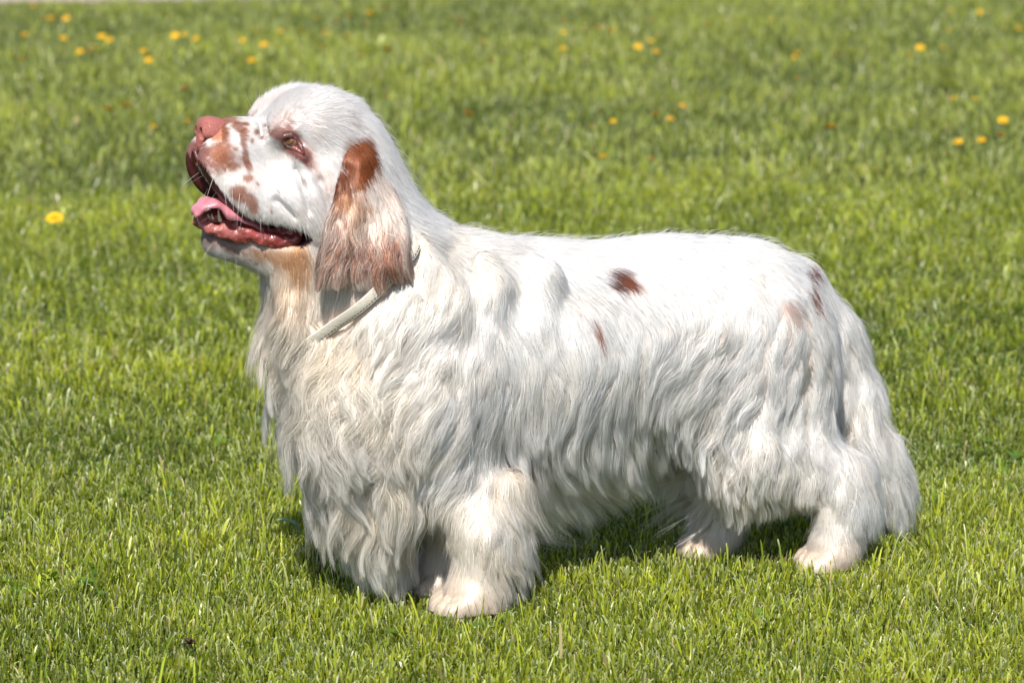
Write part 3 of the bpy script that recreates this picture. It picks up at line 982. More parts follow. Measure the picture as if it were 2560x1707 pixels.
def grow(root, fld, K, tune=None, seed=0, ear=False):
    n = len(root)
    d0, nr = fld.at(root)
    par = comb(root) if not ear else tune(root)
    cb = cluster(root, {0: 0.010, 16: 0.017, 60: 0.023}.get(seed, 0.018), 31 + seed)
    ncl = cb.max() + 1
    cl_len = rng.normal(0, 0.13, ncl)[cb]; cl_ph = rng.random(ncl)[cb] * 0.9; cl_ang = rng.normal(0, 0.16, ncl)[cb]
    L = np.exp(par[:, 2]) * 0.001 * np.clip(1 + (cl_len + rng.normal(-0.06, 0.26, n)) * np.clip(0.4 + par[:, 4], 0.4, 1), 0.3, 1.7)
    if not ear:
        sd = (root - COL_C) @ COL_N                       # hair above the collar stops at its edge
        up = (sd > 0) & (sd < 0.09) & COL_ON(root)
        L = np.where(up, np.minimum(L, sd + 0.002), L)
    lift = par[:, 3] * np.clip(rng.normal(1, 0.2, n), 0.3, 1.6) * np.clip(L / 0.03, 0.6, 1)
    wave = par[:, 4]
    stray = (rng.random(n) < 0.02) & (L > 0.010) & (L < 0.05)
    L = np.where(stray, L * 1.45, L); lift = np.where(stray, lift + 0.45, lift)
    layer = (0.0008 + np.minimum(0.08 * L, 0.008)) * rng.random(n) + np.minimum(0.10 * L, 0.010) * rng.random(ncl)[cb] * np.clip(0.2 + par[:, 4], 0.2, 1)
    lam = np.clip(0.85 * L, 0.055, 0.12) * (1 + 0.3 * vnoise(root, 12, 77))
    phase = 3.0 * vnoise(root, 16, 55) + cl_ph
    S = np.empty((n, K, 3))
    p = root.copy(); S[:, 0] = p
    step = L / (K - 1)
    fly = (rng.random(n) < 0.05 * np.clip(2 * wave, 0.15, 1)) & (L > 0.045)
    rnda = np.where(fly, rng.normal(0, 0.32, n), rng.normal(0, 0.06, n))
    prev = None
    for k in range(1, K):
        d, nn = fld.at(p)
        q = comb(p) if not ear else tune(p)
        v = np.stack([q[:, 0], np.zeros(n), -q[:, 1]], 1)
        v[:, 1] += np.sign(root[:, 1]) * 0.28 * np.clip(nn[:, 2], 0, 1)
        v[:, 2] -= np.clip(L / 0.25, 0, 0.35)
        away = np.clip((d - 0.02) / 0.03, 0, 1)           # free-hanging ends drop, but keep their sweep
        v[:, 2] -= 0.15 * away
        dn = (v * nn).sum(1)
        v = v - np.where(dn < 0, dn, 0)[:, None] * nn * (1 - away)[:, None]
        v = nrm(v)
        th = 0.30 * vnoise(p, 24, 101 + seed) + 0.10 * vnoise(p, 50, 102 + seed) + rnda + cl_ang
        th = th + wave * 1.2 * np.cos(2 * math.pi * (step * k) / lam + phase)
        th = th * np.clip(L / 0.05, 0.25, 1)
        sd_ = np.cross(nn, v)
        v = v * np.cos(th)[:, None] + sd_ * np.sin(th)[:, None]
        t = (k - 1) / (K - 1)
        up = lift * (1.0 - t) * 1.1 + np.clip((layer * (0.3 + t) - d) / (step + 1e-6), -0.35 * (1 - np.clip(lift * 1.5, 0, 0.95)), 0.6) * (1 - away)
        v = nrm(v + nn * up[:, None])
        if prev is not None: v = nrm(v * 0.6 + prev * 0.4)
        prev = v
        p = p + v * step[:, None]
        d, nn = fld.at(p)
        pen = np.clip(0.0006 - d, 0, 0.02)
        p = p + nn * pen[:, None]
        low = p[:, 2] < 0.012
        p[low, 2] = 0.012
        S[:, k] = p
    w1 = np.clip((L - 0.012) / 0.045, 0.04, 0.88) * np.clip(0.25 + 1.3 * wave, 0.25, 1)
    w1 = np.where(fly, 0.15, w1)
    S = clump(S, cb, w1, 1.25)
    S = clump(S, cluster(root, 0.0065, 61 + seed), np.clip((L - 0.008) / 0.05, 0.08, 0.42) * np.clip(0.5 + wave, 0.5, 1) * np.where(fly, 0.2, 1), 1.1)
    # rounded locks: strands on the side of a lock face that side, and each lock tilts a little its own way
    cnt = np.bincount(cb).astype(float)
    mean = np.stack([np.bincount(cb, root[:, a]) / cnt for a in range(3)], 1)
    side = (root - mean[cb]) / 0.012 * np.clip((L - 0.012) / 0.03, 0, 1)[:, None]
    lk = np.clip(0.22 + 1.15 * wave, 0.2, 1)[:, None]
    tilt = 0.75 * side * lk + rng.normal(0, 0.16, (ncl, 3))[cb] * np.clip(L / 0.03, 0.3, 1)[:, None] * lk
    tilt[:, 2] += 0.28
    return S, L, tilt


def hair_object(name, S, rad, tint, mat, parent, fld, tilt=None):
    """rad (n,) root radius"""
    n, K, _ = S.shape
    hc = bpy.data.hair_curves.new(name)
    hc.add_curves([K] * n)
    hc.attributes['position'].data.foreach_set('vector', S.astype(np.float32).ravel())
    ra = hc.attributes.get('radius') or hc.attributes.new('radius', 'FLOAT', 'POINT')
    t = np.linspace(0, 1, K)
    prof = 1.0 - 0.88 * t**1.5
    ra.data.foreach_set('value', (rad[:, None] * prof[None]).astype(np.float32).ravel())
    ca = hc.attributes.new('tint', 'FLOAT_COLOR', 'POINT')
    tint = np.asarray(tint)
    c = np.ones((n, K, 4), np.float32)
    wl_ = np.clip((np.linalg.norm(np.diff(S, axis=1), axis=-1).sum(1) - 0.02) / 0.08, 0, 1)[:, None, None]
    warm = 1 - wl_ * (1 - np.array([0.97, 0.90, 0.78]))          # undercoat stain, with the warm shade of crevices painted into the roots
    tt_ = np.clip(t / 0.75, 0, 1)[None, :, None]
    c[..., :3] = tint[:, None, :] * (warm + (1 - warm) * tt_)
    ca.data.foreach_set('color', c.ravel())
    _, nn = fld.at(S.reshape(-1, 3))
    nn = nn.reshape(n, K, 3)
    T = np.gradient(S, axis=1); T = nrm(T)
    nn = nrm(nn + 0.8 * nn[:, :1])
    out_ = nn.copy(); out_[..., 2] = np.where(out_[..., 2] < 0, 0.3 * out_[..., 2], out_[..., 2])
    nn = nn - T * (nn * T).sum(-1, keepdims=True) * 0.7
    nn = nrm(nn + 0.6 * nrm(out_) + rng.normal(0, 0.06, (n, 1, 3)))
    if tilt is not None: nn = nrm(nn + 0.8 * tilt[:, None, :])
    la = hc.attributes.new('lie', 'FLOAT_VECTOR', 'POINT')
    la.data.foreach_set('vector', nn.astype(np.float32).ravel())
    hc.materials.append(mat)
    o = bpy.data.objects.new(name, hc)
    col.objects.link(o)
    o.parent = parent
    return o


def hair_mat(name):
    """white dog hair: soft scatter that follows the lie of the coat, plus a sheen along each strand"""
    m = bpy.data.materials.new(name); m.use_nodes = True
    nt = m.node_tree; nt.nodes.clear()
    out = nt.nodes.new('ShaderNodeOutputMaterial')
    at = nt.nodes.new('ShaderNodeAttribute'); at.attribute_name = 'tint'
    an = nt.nodes.new('ShaderNodeAttribute'); an.attribute_name = 'lie'
    vt = nt.nodes.new('ShaderNodeVectorTransform')
    vt.vector_type = 'NORMAL'; vt.convert_from = 'OBJECT'; vt.convert_to = 'WORLD'
    nt.links.new(an.outputs['Vector'], vt.inputs[0])
    df = nt.nodes.new('ShaderNodeBsdfDiffuse')
    tr = nt.nodes.new('ShaderNodeBsdfTranslucent')
    hr = nt.nodes.new('ShaderNodeBsdfHair'); hr.component = 'Reflection'
    hr.inputs['RoughnessU'].default_value = 0.17
    hr.inputs['RoughnessV'].default_value = 0.9
    hr.inputs['Offset'].default_value = -0.06
    for n_ in (df, tr):
        nt.links.new(at.outputs['Color'], n_.inputs['Color'])
        nt.links.new(vt.outputs[0], n_.inputs['Normal'])
    sm = nt.nodes.new('ShaderNodeMix'); sm.data_type = 'RGBA'; sm.inputs['Factor'].default_value = 0.12
    sm.inputs['B'].default_value = (0.95, 0.95, 0.97, 1)
    nt.links.new(at.outputs['Color'], sm.inputs['A']); nt.links.new(sm.outputs['Result'], hr.inputs['Color'])
    m1 = nt.nodes.new('ShaderNodeMixShader'); m1.inputs[0].default_value = 0.36
    nt.links.new(df.outputs[0], m1.inputs[1]); nt.links.new(tr.outputs[0], m1.inputs[2])
    gl = nt.nodes.new('ShaderNodeBsdfAnisotropic'); gl.inputs['Roughness'].default_value = 0.42
    nt.links.new(sm.outputs['Result'], gl.inputs['Color']); nt.links.new(vt.outputs[0], gl.inputs['Normal'])
    m0 = nt.nodes.new('ShaderNodeMixShader'); m0.inputs[0].default_value = 0.12
    nt.links.new(m1.outputs[0], m0.inputs[1]); nt.links.new(gl.outputs[0], m0.inputs[2])
    m2 = nt.nodes.new('ShaderNodeMixShader'); m2.inputs[0].default_value = 0.18
    nt.links.new(m0.outputs[0], m2.inputs[1]); nt.links.new(hr.outputs[0], m2.inputs[2])
    tp = nt.nodes.new('ShaderNodeBsdfTransparent')
    m3 = nt.nodes.new('ShaderNodeMixShader'); m3.inputs[0].default_value = 0.26
    nt.links.new(m2.outputs[0], m3.inputs[1]); nt.links.new(tp.outputs[0], m3.inputs[2])
    nt.links.new(m3.outputs[0], out.inputs['Surface'])
    return m


# collar plane: holds the sideways direction and the line seen on the near side of the neck
ca_, cb_ = Q(1052, 590, 0.09), Q(850, 815, 0.09)
COL_D = nrm((cb_ - ca_) * np.array([1, 0, 1]))
COL_N = np.array([-COL_D[2], 0, COL_D[0]])
if COL_N[0] > 0: COL_N = -COL_N                      # points to the head
COL_C = (ca_ + cb_) / 2 * np.array([1, 0, 1])


def COL_ON(P):
    a = (P - COL_C) @ COL_D
    return (a > -0.075) & (a < 0.085) & (P[:, 1] < 0)


if FUR:
    furm = hair_mat('coat_hair')

    def dens(P, N):
        px = px_of(P)
        f = np.where(N[:, 1] > 0.35, 0.30, 1.0)
        f = np.where(P[:, 1] > 0.02, 0.45, 1.0) * f
        head = (px[:, 0] < 850) & (px[:, 1] < 640)
        par = comb(P)
        L = np.exp(par[:, 2])
        f = f * np.clip((34.0 / L)**0.75, 0.55, 3.8)
        bare = in_gap(P, 0.004) & (P[:, 0] < -0.24)
        bare |= blob(px, 729, 353, 17, 12, 30, 0.01) > 0.5
        bare |= (px[:, 0] < 553) & (px[:, 1] < 356) & (px[:, 1] > 290)
        sd = (P - COL_C) @ COL_N
        bare |= (sd < 0.006) & (sd > -0.0125) & COL_ON(P)
        bare |= P[:, 2] < 0.006
        f = np.where(bare, 0, f)
        return f

    NH = 380000
    root = scatter(BV, BF, dens, NH)
    Lr = np.exp(comb(root)[:, 2])
    for lo, hi, K in ((0, 16, 5), (16, 60, 8), (60, 999, 13)):
        s = (Lr >= lo) & (Lr < hi)
        S, L, tl_ = grow(root[s], B, K, seed=lo)
        rad = np.where(L < 0.016, 0.00016, 0.00020) * np.clip(rng.normal(1, 0.2, s.sum()), 0.6, 1.5)
        tint = coat_tint(root[s])
        tint = np.clip(tint * (1 + rng.normal(0, 0.08, (s.sum(), 1))), 0.01, 0.965)
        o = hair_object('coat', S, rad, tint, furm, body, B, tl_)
        o['label'] = {0: 'short white hair of the face and feet with brown freckles', 16: 'white body coat with a few brown spots', 60: 'long cream-white feathering of chest, belly, legs and tail'}[lo]

    # ears
    def ear_comb(P):
        px = px_of(P)
        n = len(P)
        o = np.zeros((n, 5))
        t = np.clip((px[:, 1] - 370) / 330, 0, 1)
        o[:, 0] = 0.10 + 0.35 * (px[:, 0] - 905) / 100 * t + 0.25 * t * (px[:, 0] < 860) * -1
        o[:, 1] = 1
        o[:, 2] = np.log(11 + 36 * np.clip((t - 0.20) / 0.35, 0, 1) - 20 * np.clip((t - 0.75) / 0.25, 0, 1))
        o[:, 3] = 0.18
        o[:, 4] = 0.75 * t
        return o

    for e, flag in zip(ears, (True, False)):
        me = e.data
        V = np.empty(len(me.vertices) * 3, np.float32); me.vertices.foreach_get('co', V); V = V.reshape(-1, 3).astype(float)
        F = np.empty(len(me.polygons) * 4, np.int32); me.polygons.foreach_get('vertices', F); F = F.reshape(-1, 4)
        NE = 26000 if flag else 9000
        root = scatter(V, F, lambda P, N: np.where((N[:, 1] < 0) == flag, 1.0, 0.3), NE)
        S, L, tl_ = grow(root, EF, 9, ear_comb, seed=7, ear=True)
        tint = np.clip(ear_tint(root) * (1 + rng.normal(0, 0.16, (NE, 1))), 0.01, 0.94)
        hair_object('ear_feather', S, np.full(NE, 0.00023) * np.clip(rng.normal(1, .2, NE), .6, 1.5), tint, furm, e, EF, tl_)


# ---------------------------------------------------------------- nose
def sub_field(c, half, h):
    return Field(np.array(c) - half, np.array(c) + half, h)


nc = Q(521, 327, 0)
NF = sub_field(nc, np.array([0.032, 0.034, 0.036]), 0.0011)
NF.ell(nc + np.array([0.004, 0, 0.001]), (0.0180, 0.0220, 0.0160), 10, 0.004, pw=2.6)
for s in (1, -1):
    NF.ell(nc + np.array([0.003, s * 0.0135, -0.003]), (0.0165, 0.0105, 0.0115), 12, 0.005)
NF.ell(nc + np.array([-0.006, 0, -0.016]), (0.010, 0.010, 0.013), 0, 0.006)
for s in (1, -1):
    NF.ell(nc + np.array([-0.0125, s * 0.0105, -0.002]), (0.0090, 0.0054, 0.0068), 0, 0.0025, sub=True)
    NF.ell(nc + np.array([-0.004, s * 0.0185, -0.0065]), (0.0085, 0.0055, 0.0016), -8, 0.002, sub=True)
NF.ell(nc + np.array([-0.0165, 0, -0.010]), (0.004, 0.0009, 0.016), 0, 0.0015, sub=True)
nv, nf = NF.mesh()
ncol = np.tile(np.array([0.34, 0.108, 0.088]), (len(nv), 1)) * (1 + 0.12 * vnoise(nv, 300, 2))[:, None]
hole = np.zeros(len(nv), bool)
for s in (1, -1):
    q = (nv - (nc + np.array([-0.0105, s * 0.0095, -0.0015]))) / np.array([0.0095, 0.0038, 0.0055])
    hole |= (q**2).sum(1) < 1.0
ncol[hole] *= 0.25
nose_m = tint_mat('nose_leather', 0.5, 0.4, 0.9, 700, coat=0.04)
nose = mesh_obj('nose', nv, nf, nose_m, dog, ncol)
nose['label'] = 'liver-pink nose with two nostrils'


# ---------------------------------------------------------------- tubes along a row of points
def tube(pts, rad, seg=10, bumps=0.0, seed=0, flat=1.0):
    pts = np.array(pts, float); n = len(pts)
    # resample smoothly (Catmull-Rom)
    out = []; rr = []
    for i in range(n - 1):
        p0, p1, p2, p3 = pts[max(i - 1, 0)], pts[i], pts[i + 1], pts[min(i + 2, n - 1)]
        for t in np.linspace(0, 1, 6, endpoint=False):
            out.append(0.5 * ((2 * p1) + (-p0 + p2) * t + (2 * p0 - 5 * p1 + 4 * p2 - p3) * t * t + (-p0 + 3 * p1 - 3 * p2 + p3) * t**3))
            rr.append(rad[i] * (1 - t) + rad[i + 1] * t)
    out.append(pts[-1]); rr.append(rad[-1])
    C = np.array(out); rr = np.array(rr)
    T = nrm(np.gradient(C, axis=0))
    up = np.array([0, 1.0, 0])
    A = nrm(np.cross(T, up)); Bn = np.cross(A, T)
    ang = np.linspace(0, 2 * math.pi, seg, endpoint=False)
    V = C[:, None] + rr[:, None, None] * (np.cos(ang)[None, :, None] * A[:, None] + flat * np.sin(ang)[None, :, None] * Bn[:, None])
    V = V.reshape(-1, 3)
    if bumps:
        nn = V - np.repeat(C, seg, 0)
        V = V + nn * (bumps * (vnoise(V, 260, seed) + 0.6 * vnoise(V, 600, seed + 1)))[:, None]
    m = len(C); F = []
    for i in range(m - 1):
        for j in range(seg):
            F.append((i * seg + j, i * seg + (j + 1) % seg, (i + 1) * seg + (j + 1) % seg, (i + 1) * seg + j))
    c0 = len(V); V = np.concatenate([V, C[:1], C[-1:]])
    for j in range(seg):
        F.append((c0, (j + 1) % seg, j, j)); F.append((c0 + 1, (m - 1) * seg + j, (m - 1) * seg + (j + 1) % seg, (m - 1) * seg + (j + 1) % seg))
    return V, F


def poly_mesh(name, V, F, mat, parent=None, smooth=True):
    me = bpy.data.meshes.new(name)
    G = []
    for f in F:
        g_ = []
        for i in f:
            if i not in g_: g_.append(int(i))
        if len(g_) > 2: G.append(g_)
    me.from_pydata([tuple(map(float, v)) for v in V], [], G)
    me.update()
    if smooth:
        me.polygons.foreach_set('use_smooth', [True] * len(me.polygons))
    me.materials.append(mat)
    o = bpy.data.objects.new(name, me)
    col.objects.link(o)
    if parent is not None: o.parent = parent
    return o


# ---------------------------------------------------------------- mouth
lip_m = plain('wet_lip', (0.36, 0.062, 0.055), 0.28, 0.6, 0.6, 420, vary=0.35, coat=0.6)
gum_m = plain('dark_gum', (0.10, 0.018, 0.018), 0.4, 0.5, 0.4, 300, vary=0.3, coat=0.4)
LF = Field((-0.575, -0.075, 0.40), (-0.36, 0.075, 0.62), 0.0016)
lipn = []


def lip_row(pts, lats, rads, k=0.004, ysc=0.75):
    for s in (1, -1):
        f = np.array([1, s, 1])
        P = [Q(p[0], p[1], l) * f for p, l in zip(pts, lats)]
        for i in range(len(P) - 1):
            LF.cone(P[i], P[i + 1], m_(rads[i]), m_(rads[i + 1]), k, ysc)


# front part of the lower lip, then the thick folded part towards the corner of the mouth
lip_row([(500, 562), (525, 570), (555, 578), (590, 590), (615, 600)], [.010, .019, .025, .029, .030], [9, 12, 15, 14, 11])
lip_row([(603, 574), (625, 586), (655, 596), (690, 604), (722, 606), (742, 598), (752, 584)], [.030, .033, .035, .037, .039, .041, .042], [11, 14, 15, 16, 14, 10, 6])
lip_row([(560, 562), (600, 570), (650, 578), (700, 584), (735, 580)], [.020, .024, .027, .030, .036], [12, 13, 13, 13, 9])
lip_row([(508, 545), (540, 545), (580, 553), (620, 570)], [.002, .004, .006, .012], [13, 17, 18, 14], 0.006, 1.3)
Vq = np.stack(np.meshgrid(*LF.ax, indexing='ij'), -1).reshape(-1, 3)
nearl = (np.abs(LF.D) < 0.008).ravel()
bump = 0.0016 * vnoise(Vq[nearl], 120, 21) + 0.0011 * vnoise(Vq[nearl], 300, 22)
fl = LF.D.ravel(); fl[nearl] += bump
LF.D = fl.reshape(LF.n)
lv, lf = LF.mesh()
lcol = np.tile(np.array([0.26, 0.052, 0.046]), (len(lv), 1)) * (1 + 0.35 * vnoise(lv, 140, 31) + 0.2 * vnoise(lv, 420, 32))[:, None]
lpx = px_of(lv)
lcol = mixc(lcol, 0.75 * blob(lpx, 535, 570, 55, 26, 15, 0.8), np.array([0.38, 0.12, 0.105]))
lcol = mixc(lcol, 0.6 * np.clip((lpx[:, 0] - 640) / 90, 0, 1), np.array([0.15, 0.016, 0.016]))
lipm = tint_mat('wet_lip_flesh', 0.30, 0.5, 0.5, 500, coat=0.55)
lip = mesh_obj('lower_lip', lv, lf, lipm, dog, np.clip(lcol, 0.01, 0.8))
lip['label'] = 'wet folded red lower lip'
upn = [(487, 380), (497, 405), (519, 443), (545, 481), (567, 507), (592, 529), (618, 545), (652, 553), (692, 559), (730, 565), (748, 576)]
ul = [0.006, 0.014, 0.023, 0.029, 0.033, 0.037, 0.039, 0.041, 0.042, 0.043, 0.044]
for s in (1, -1):
    P3 = [Q(p[0], p[1] - 3, l - 0.003) * np.array([1, s, 1]) for p, l in zip(upn, ul)]
    V, F = tube(P3, [m_(r) for r in (4, 6, 7, 7, 7, 7, 7, 7, 7, 7, 5)], 8, 0.2, 12)
    poly_mesh('upper_lip', V, F, gum_m, dog)


# tongue: a thick curved sheet lying on the jaw, its tip lolling over the lower lip
ton_m = plain('tongue', (0.55, 0.20, 0.24), 0.32, 0.5, 0.5, 700, sss=0.25, vary=0.12, coat=0.35)
tp_ = [(690, 585), (640, 566), (600, 540), (565, 512), (538, 503), (515, 505), (497, 520), (484, 538)]
tw = [0.022, 0.024, 0.026, 0.027, 0.026, 0.024, 0.020, 0.010]
NT_, NW_ = 29, 15
C = np.array([Q(*p, 0.012) for p in tp_])
ti = np.linspace(0, len(tp_) - 1, NT_)


def crom(A, t):
    i = int(min(max(math.floor(t), 0), len(A) - 2)); f = t - i
    p0, p1, p2, p3 = A[max(i - 1, 0)], A[i], A[i + 1], A[min(i + 2, len(A) - 1)]
    return 0.5 * ((2 * p1) + (-p0 + p2) * f + (2 * p0 - 5 * p1 + 4 * p2 - p3) * f * f + (-p0 + 3 * p1 - 3 * p2 + p3) * f**3)


CC = np.array([crom(C, t) for t in ti]); WW = np.array([crom(np.array(tw), t) for t in ti])
TT = nrm(np.gradient(CC, axis=0))
NN = np.stack([TT[:, 2], np.zeros(NT_), -TT[:, 0]], 1)
NN = np.where(NN[:, 2:3] < 0, -NN, NN)
V = []
for side in (1, -1):
    for i in range(NT_):
        for j in range(NW_):
            a = -1 + 2 * j / (NW_ - 1)
            w = WW[i]
            # edges hang over the lip, more so in the middle of its length
            lob = math.exp(-((i / (NT_ - 1) - 0.46) / 0.13)**2)
            p = CC[i].copy()
            p[1] -= a * w
            p[2] -= (abs(a)**3) * (0.006 + 0.014 * lob) - 0.003 * abs(a)
            thk = 0.0032 * math.sqrt(max(0.0, 1 - abs(a)**4)) * (1 if i < NT_ - 1 else 0.0)
            V.append(p + NN[i] * side * thk + NN[i] * (0.0012 * math.sin(i * 1.1 + a * 2.0)))
F = []
k_ = NT_ * NW_
for i in range(NT_ - 1):
    for j in range(NW_ - 1):
        q = [i * NW_ + j, i * NW_ + j + 1, (i + 1) * NW_ + j + 1, (i + 1) * NW_ + j]
        F.append(q); F.append([k_ + x for x in reversed(q)])
for i in range(NT_ - 1):
    for j in (0, NW_ - 1):
        F.append([i * NW_ + j, (i + 1) * NW_ + j, k_ + (i + 1) * NW_ + j, k_ + i * NW_ + j])
ton = poly_mesh('tongue', V, F, ton_m, dog)
ton['label'] = 'pink tongue with its tip curled over the lower lip'

# lower canine and an incisor
ivory = plain('tooth_ivory', (0.72, 0.66, 0.52), 0.25, 0.5, coat=0.5)
for s in (1, -1):
    for (x0, y0, x1, y1, r, l) in ((551, 553, 546, 521, 5.2, 0.021), (533, 548, 530, 534, 3.4, 0.017), (523, 545, 520, 534, 3.0, 0.012)):
        f = np.array([1, s, 1])
        a, b_ = Q(x0, y0, l) * f, Q(x1, y1, l) * f
        V, F = tube([a, a * 0.5 + b_ * 0.5 + np.array([-0.0006, 0, 0]), b_], [m_(r), m_(r * 0.75), m_(r * 0.15)], 8)
        poly_mesh('tooth', V, F, ivory, dog)

# ---------------------------------------------------------------- eyes
eye_m = tint_mat('eye', 0.08, 0.6, coat=1.0)
lid_m = plain('eyelid', (0.12, 0.038, 0.030), 0.4, 0.5, 0.5, 500, vary=0.3, coat=0.25)
haw_m = plain('haw', (0.22, 0.062, 0.052), 0.25, 0.5, 0.4, 500, vary=0.3, coat=0.7)
eh = hit(729, 352)
ER = 0.0105
ecn = eh + nrm((R_L2W.T @ ray(729, 352))[None])[0] * (ER - 0.0075)
for s in (1, -1):
    f = np.array([1, s, 1])
    c = ecn * f
    look = nrm(np.array([[-0.62, -0.74 * s, 0.25]]))[0]
    V = []; F = []
    NU, NV = 28, 20
    zx = nrm(np.cross(look, np.array([[0, 0, 1.0]])))[0]; zy = np.cross(zx, look)
    cols = []
    for i in range(NV + 1):
        th = math.pi * i / NV
        for j in range(NU):
            ph = 2 * math.pi * j / NU
            V.append(c + ER * (look * math.cos(th) + (zx * math.cos(ph) + zy * math.sin(ph)) * math.sin(th)))
            dg = math.degrees(th)
            cols.append((0.006, 0.004, 0.004) if dg < 17 else (0.20, 0.075, 0.02) if dg < 36 else (0.05, 0.02, 0.012) if dg < 44 else (0.24, 0.14, 0.12))
    for i in range(NV):
        for j in range(NU):
            F.append((i * NU + j, i * NU + (j + 1) % NU, (i + 1) * NU + (j + 1) % NU, (i + 1) * NU + j))
    eo = mesh_obj('eye', V, F, eye_m, dog, np.array(cols))
    eo['label'] = 'amber-brown eye'
    def skin_line(pp, sink):
        out = []
        for p in pp:
            h_ = hit(*p)
            out.append((h_ + nrm((R_L2W.T @ ray(*p))[None])[0] * sink) * f)
        return out
    upl = skin_line([(704, 348), (712, 341), (724, 339), (736, 345), (746, 357), (754, 371), (760, 386)], -0.0015)
    lol = skin_line([(704, 350), (713, 358), (725, 365), (738, 372), (749, 379), (760, 388)], -0.0005)
    V, F = tube(upl, [m_(r) for r in (4, 6.5, 8, 8, 7, 6, 3)], 10, 0.15, 3)
    poly_mesh('upper_eyelid', V, F, lid_m, dog)
    V, F = tube(lol, [m_(r) for r in (3, 5, 6, 6, 5, 3)], 10, 0.15, 4)
    poly_mesh('lower_eyelid', V, F, haw_m, dog)

# ---------------------------------------------------------------- collar, worn loosely round the neck
ring = []
cc = Q(955, 705, 0.0); cc[1] = 0
cc = cc - COL_N * ((cc - COL_C) @ COL_N)
for a in np.linspace(0, 2 * math.pi, 96, endpoint=False):
    d = COL_D * math.cos(a) + np.array([0, -1.0, 0]) * math.sin(a)
    r = 0.03
    while r < 0.19 and float(B.at((cc + d * r)[None], False)[0]) < 0.0075: r += 0.0008
    ring.append(r)
ring = np.array(ring)
for _ in range(10): ring = 0.25 * np.roll(ring, 1) + 0.5 * ring + 0.25 * np.roll(ring, -1)
leather = plain('white_leather', (0.62, 0.57, 0.49), 0.45, 0.4, 0.35, 350, vary=0.14)
dark_edge = plain('dark_leather_edge', (0.02, 0.018, 0.016), 0.6, 0.3)
colr = bpy.data.objects.new('dog_collar', None); col.objects.link(colr)
colr.location = DOG_C; colr.rotation_euler = (0, 0, DOG_YAW)
tag(colr, 'white leather collar with dark edge stitching round the neck of the dog', 'collar')
HW, TH = 0.0075, 0.0016


def band(offs, name, mat):
    V = []; F = []
    n = len(ring)
    for i in range(n):
        a = 2 * math.pi * i / n
        d = COL_D * math.cos(a) + np.array([0, -1.0, 0]) * math.sin(a)
        for (dn, dr) in offs:
            sink = 0.016 * min(1, max(0, (math.cos(a - 0.0) * -1 - 0.35) / 0.3)) if True else 0
            V.append(cc + d * (ring[i] + dr - sink) + COL_N * dn)
    k = len(offs)
    for i in range(n):
        for j in range(k):
            F.append((i * k + j, i * k + (j + 1) % k, ((i + 1) % n) * k + (j + 1) % k, ((i + 1) % n) * k + j))
    return poly_mesh(name, V, F, mat, colr)


band([(-HW, 0), (HW, 0), (HW, TH), (HW - .001, TH + .0006), (-HW + .001, TH + .0006), (-HW, TH)], 'strap', leather)
band([(-HW - .0008, -0.0004), (-HW + .0002, -0.0004), (-HW + .0002, TH), (-HW - .0008, TH)], 'strap_edge', dark_edge)
V = []; F = []
n = len(ring)
NS = 150
for q in range(NS):
    for w in (0, 1):
        t = (q + 0.5 * w + 0.1) / NS * n
        i = int(t) % n; f_ = t - int(t)
        a = 2 * math.pi * t / n
        r = ring[i] * (1 - f_) + ring[(i + 1) % n] * f_ + TH + 0.0010 - 0.016 * min(1, max(0, (-math.cos(a) - 0.35) / 0.3))
        d = COL_D * math.cos(a) + np.array([0, -1.0, 0]) * math.sin(a)
        for dn in (-HW + 0.0028, -HW + 0.0036): V.append(cc + d * r + COL_N * dn)
        for dn in (-HW + 0.0036, -HW + 0.0028): V.append(cc + d * (r - 0.0012) + COL_N * dn)
    b_ = q * 8
    for j in range(4):
        F.append((b_ + j, b_ + (j + 1) % 4, b_ + 4 + (j + 1) % 4, b_ + 4 + j))
    F.append((b_, b_ + 3, b_ + 2, b_ + 1)); F.append((b_ + 4, b_ + 5, b_ + 6, b_ + 7))
st_o = poly_mesh('stitching', V, F, dark_edge, colr, False)
st_o['kind'] = 'stuff'

# ---------------------------------------------------------------- whiskers
if FUR:
    W = []
    for (x, y, dx, dy, ln) in ((520, 470, -.5, .8, .040), (535, 440, -.4, .9, .045), (560, 450, .1, 1, .050), (580, 470, .2, 1, .045), (600, 480, -.1, 1, .05),
                               (615, 500, -.3, .95, .04), (500, 430, -.8, .4, .035), (530, 610, -.6, .7, .03), (560, 630, .2, 1, .028), (590, 640, .2, .9, .025),
                               (690, 300, -.1, -1, .03), (705, 305, .2, -1, .028), (715, 308, .3, -1, .026), (650, 540, .1, 1, .03)):
        h_ = hit(x, y)
        if h_ is None: continue
        for s in (1, -1):
            p = h_ * np.array([1, s, 1])
            _, nn = B.at(p[None]); nn = nn[0]
            v = np.array([dx, 0, -dy]); v /= np.linalg.norm(v)
            pts = [p]
            for k in range(1, 7):
                w = nrm((v + nn * (0.9 - 0.12 * k) + np.array([0, 0, -0.06 * k]))[None])[0]
                pts.append(pts[-1] + w * ln / 6)
            W.append(pts)
    W = np.array(W)
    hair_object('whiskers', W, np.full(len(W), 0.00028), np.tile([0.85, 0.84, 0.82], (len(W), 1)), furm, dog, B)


# ================================================================ grass and small plants
for (fx, fy) in FEET:
    w = R_L2W @ np.array([fx, fy, 0]) + DOG_C
    FOOT_W.append((w[0], w[1])); w2 = R_L2W @ np.array([fx - 0.03, fy, 0]) + DOG_C; FOOT_W.append((w2[0], w2[1]))
if GRASS: plant_grass()

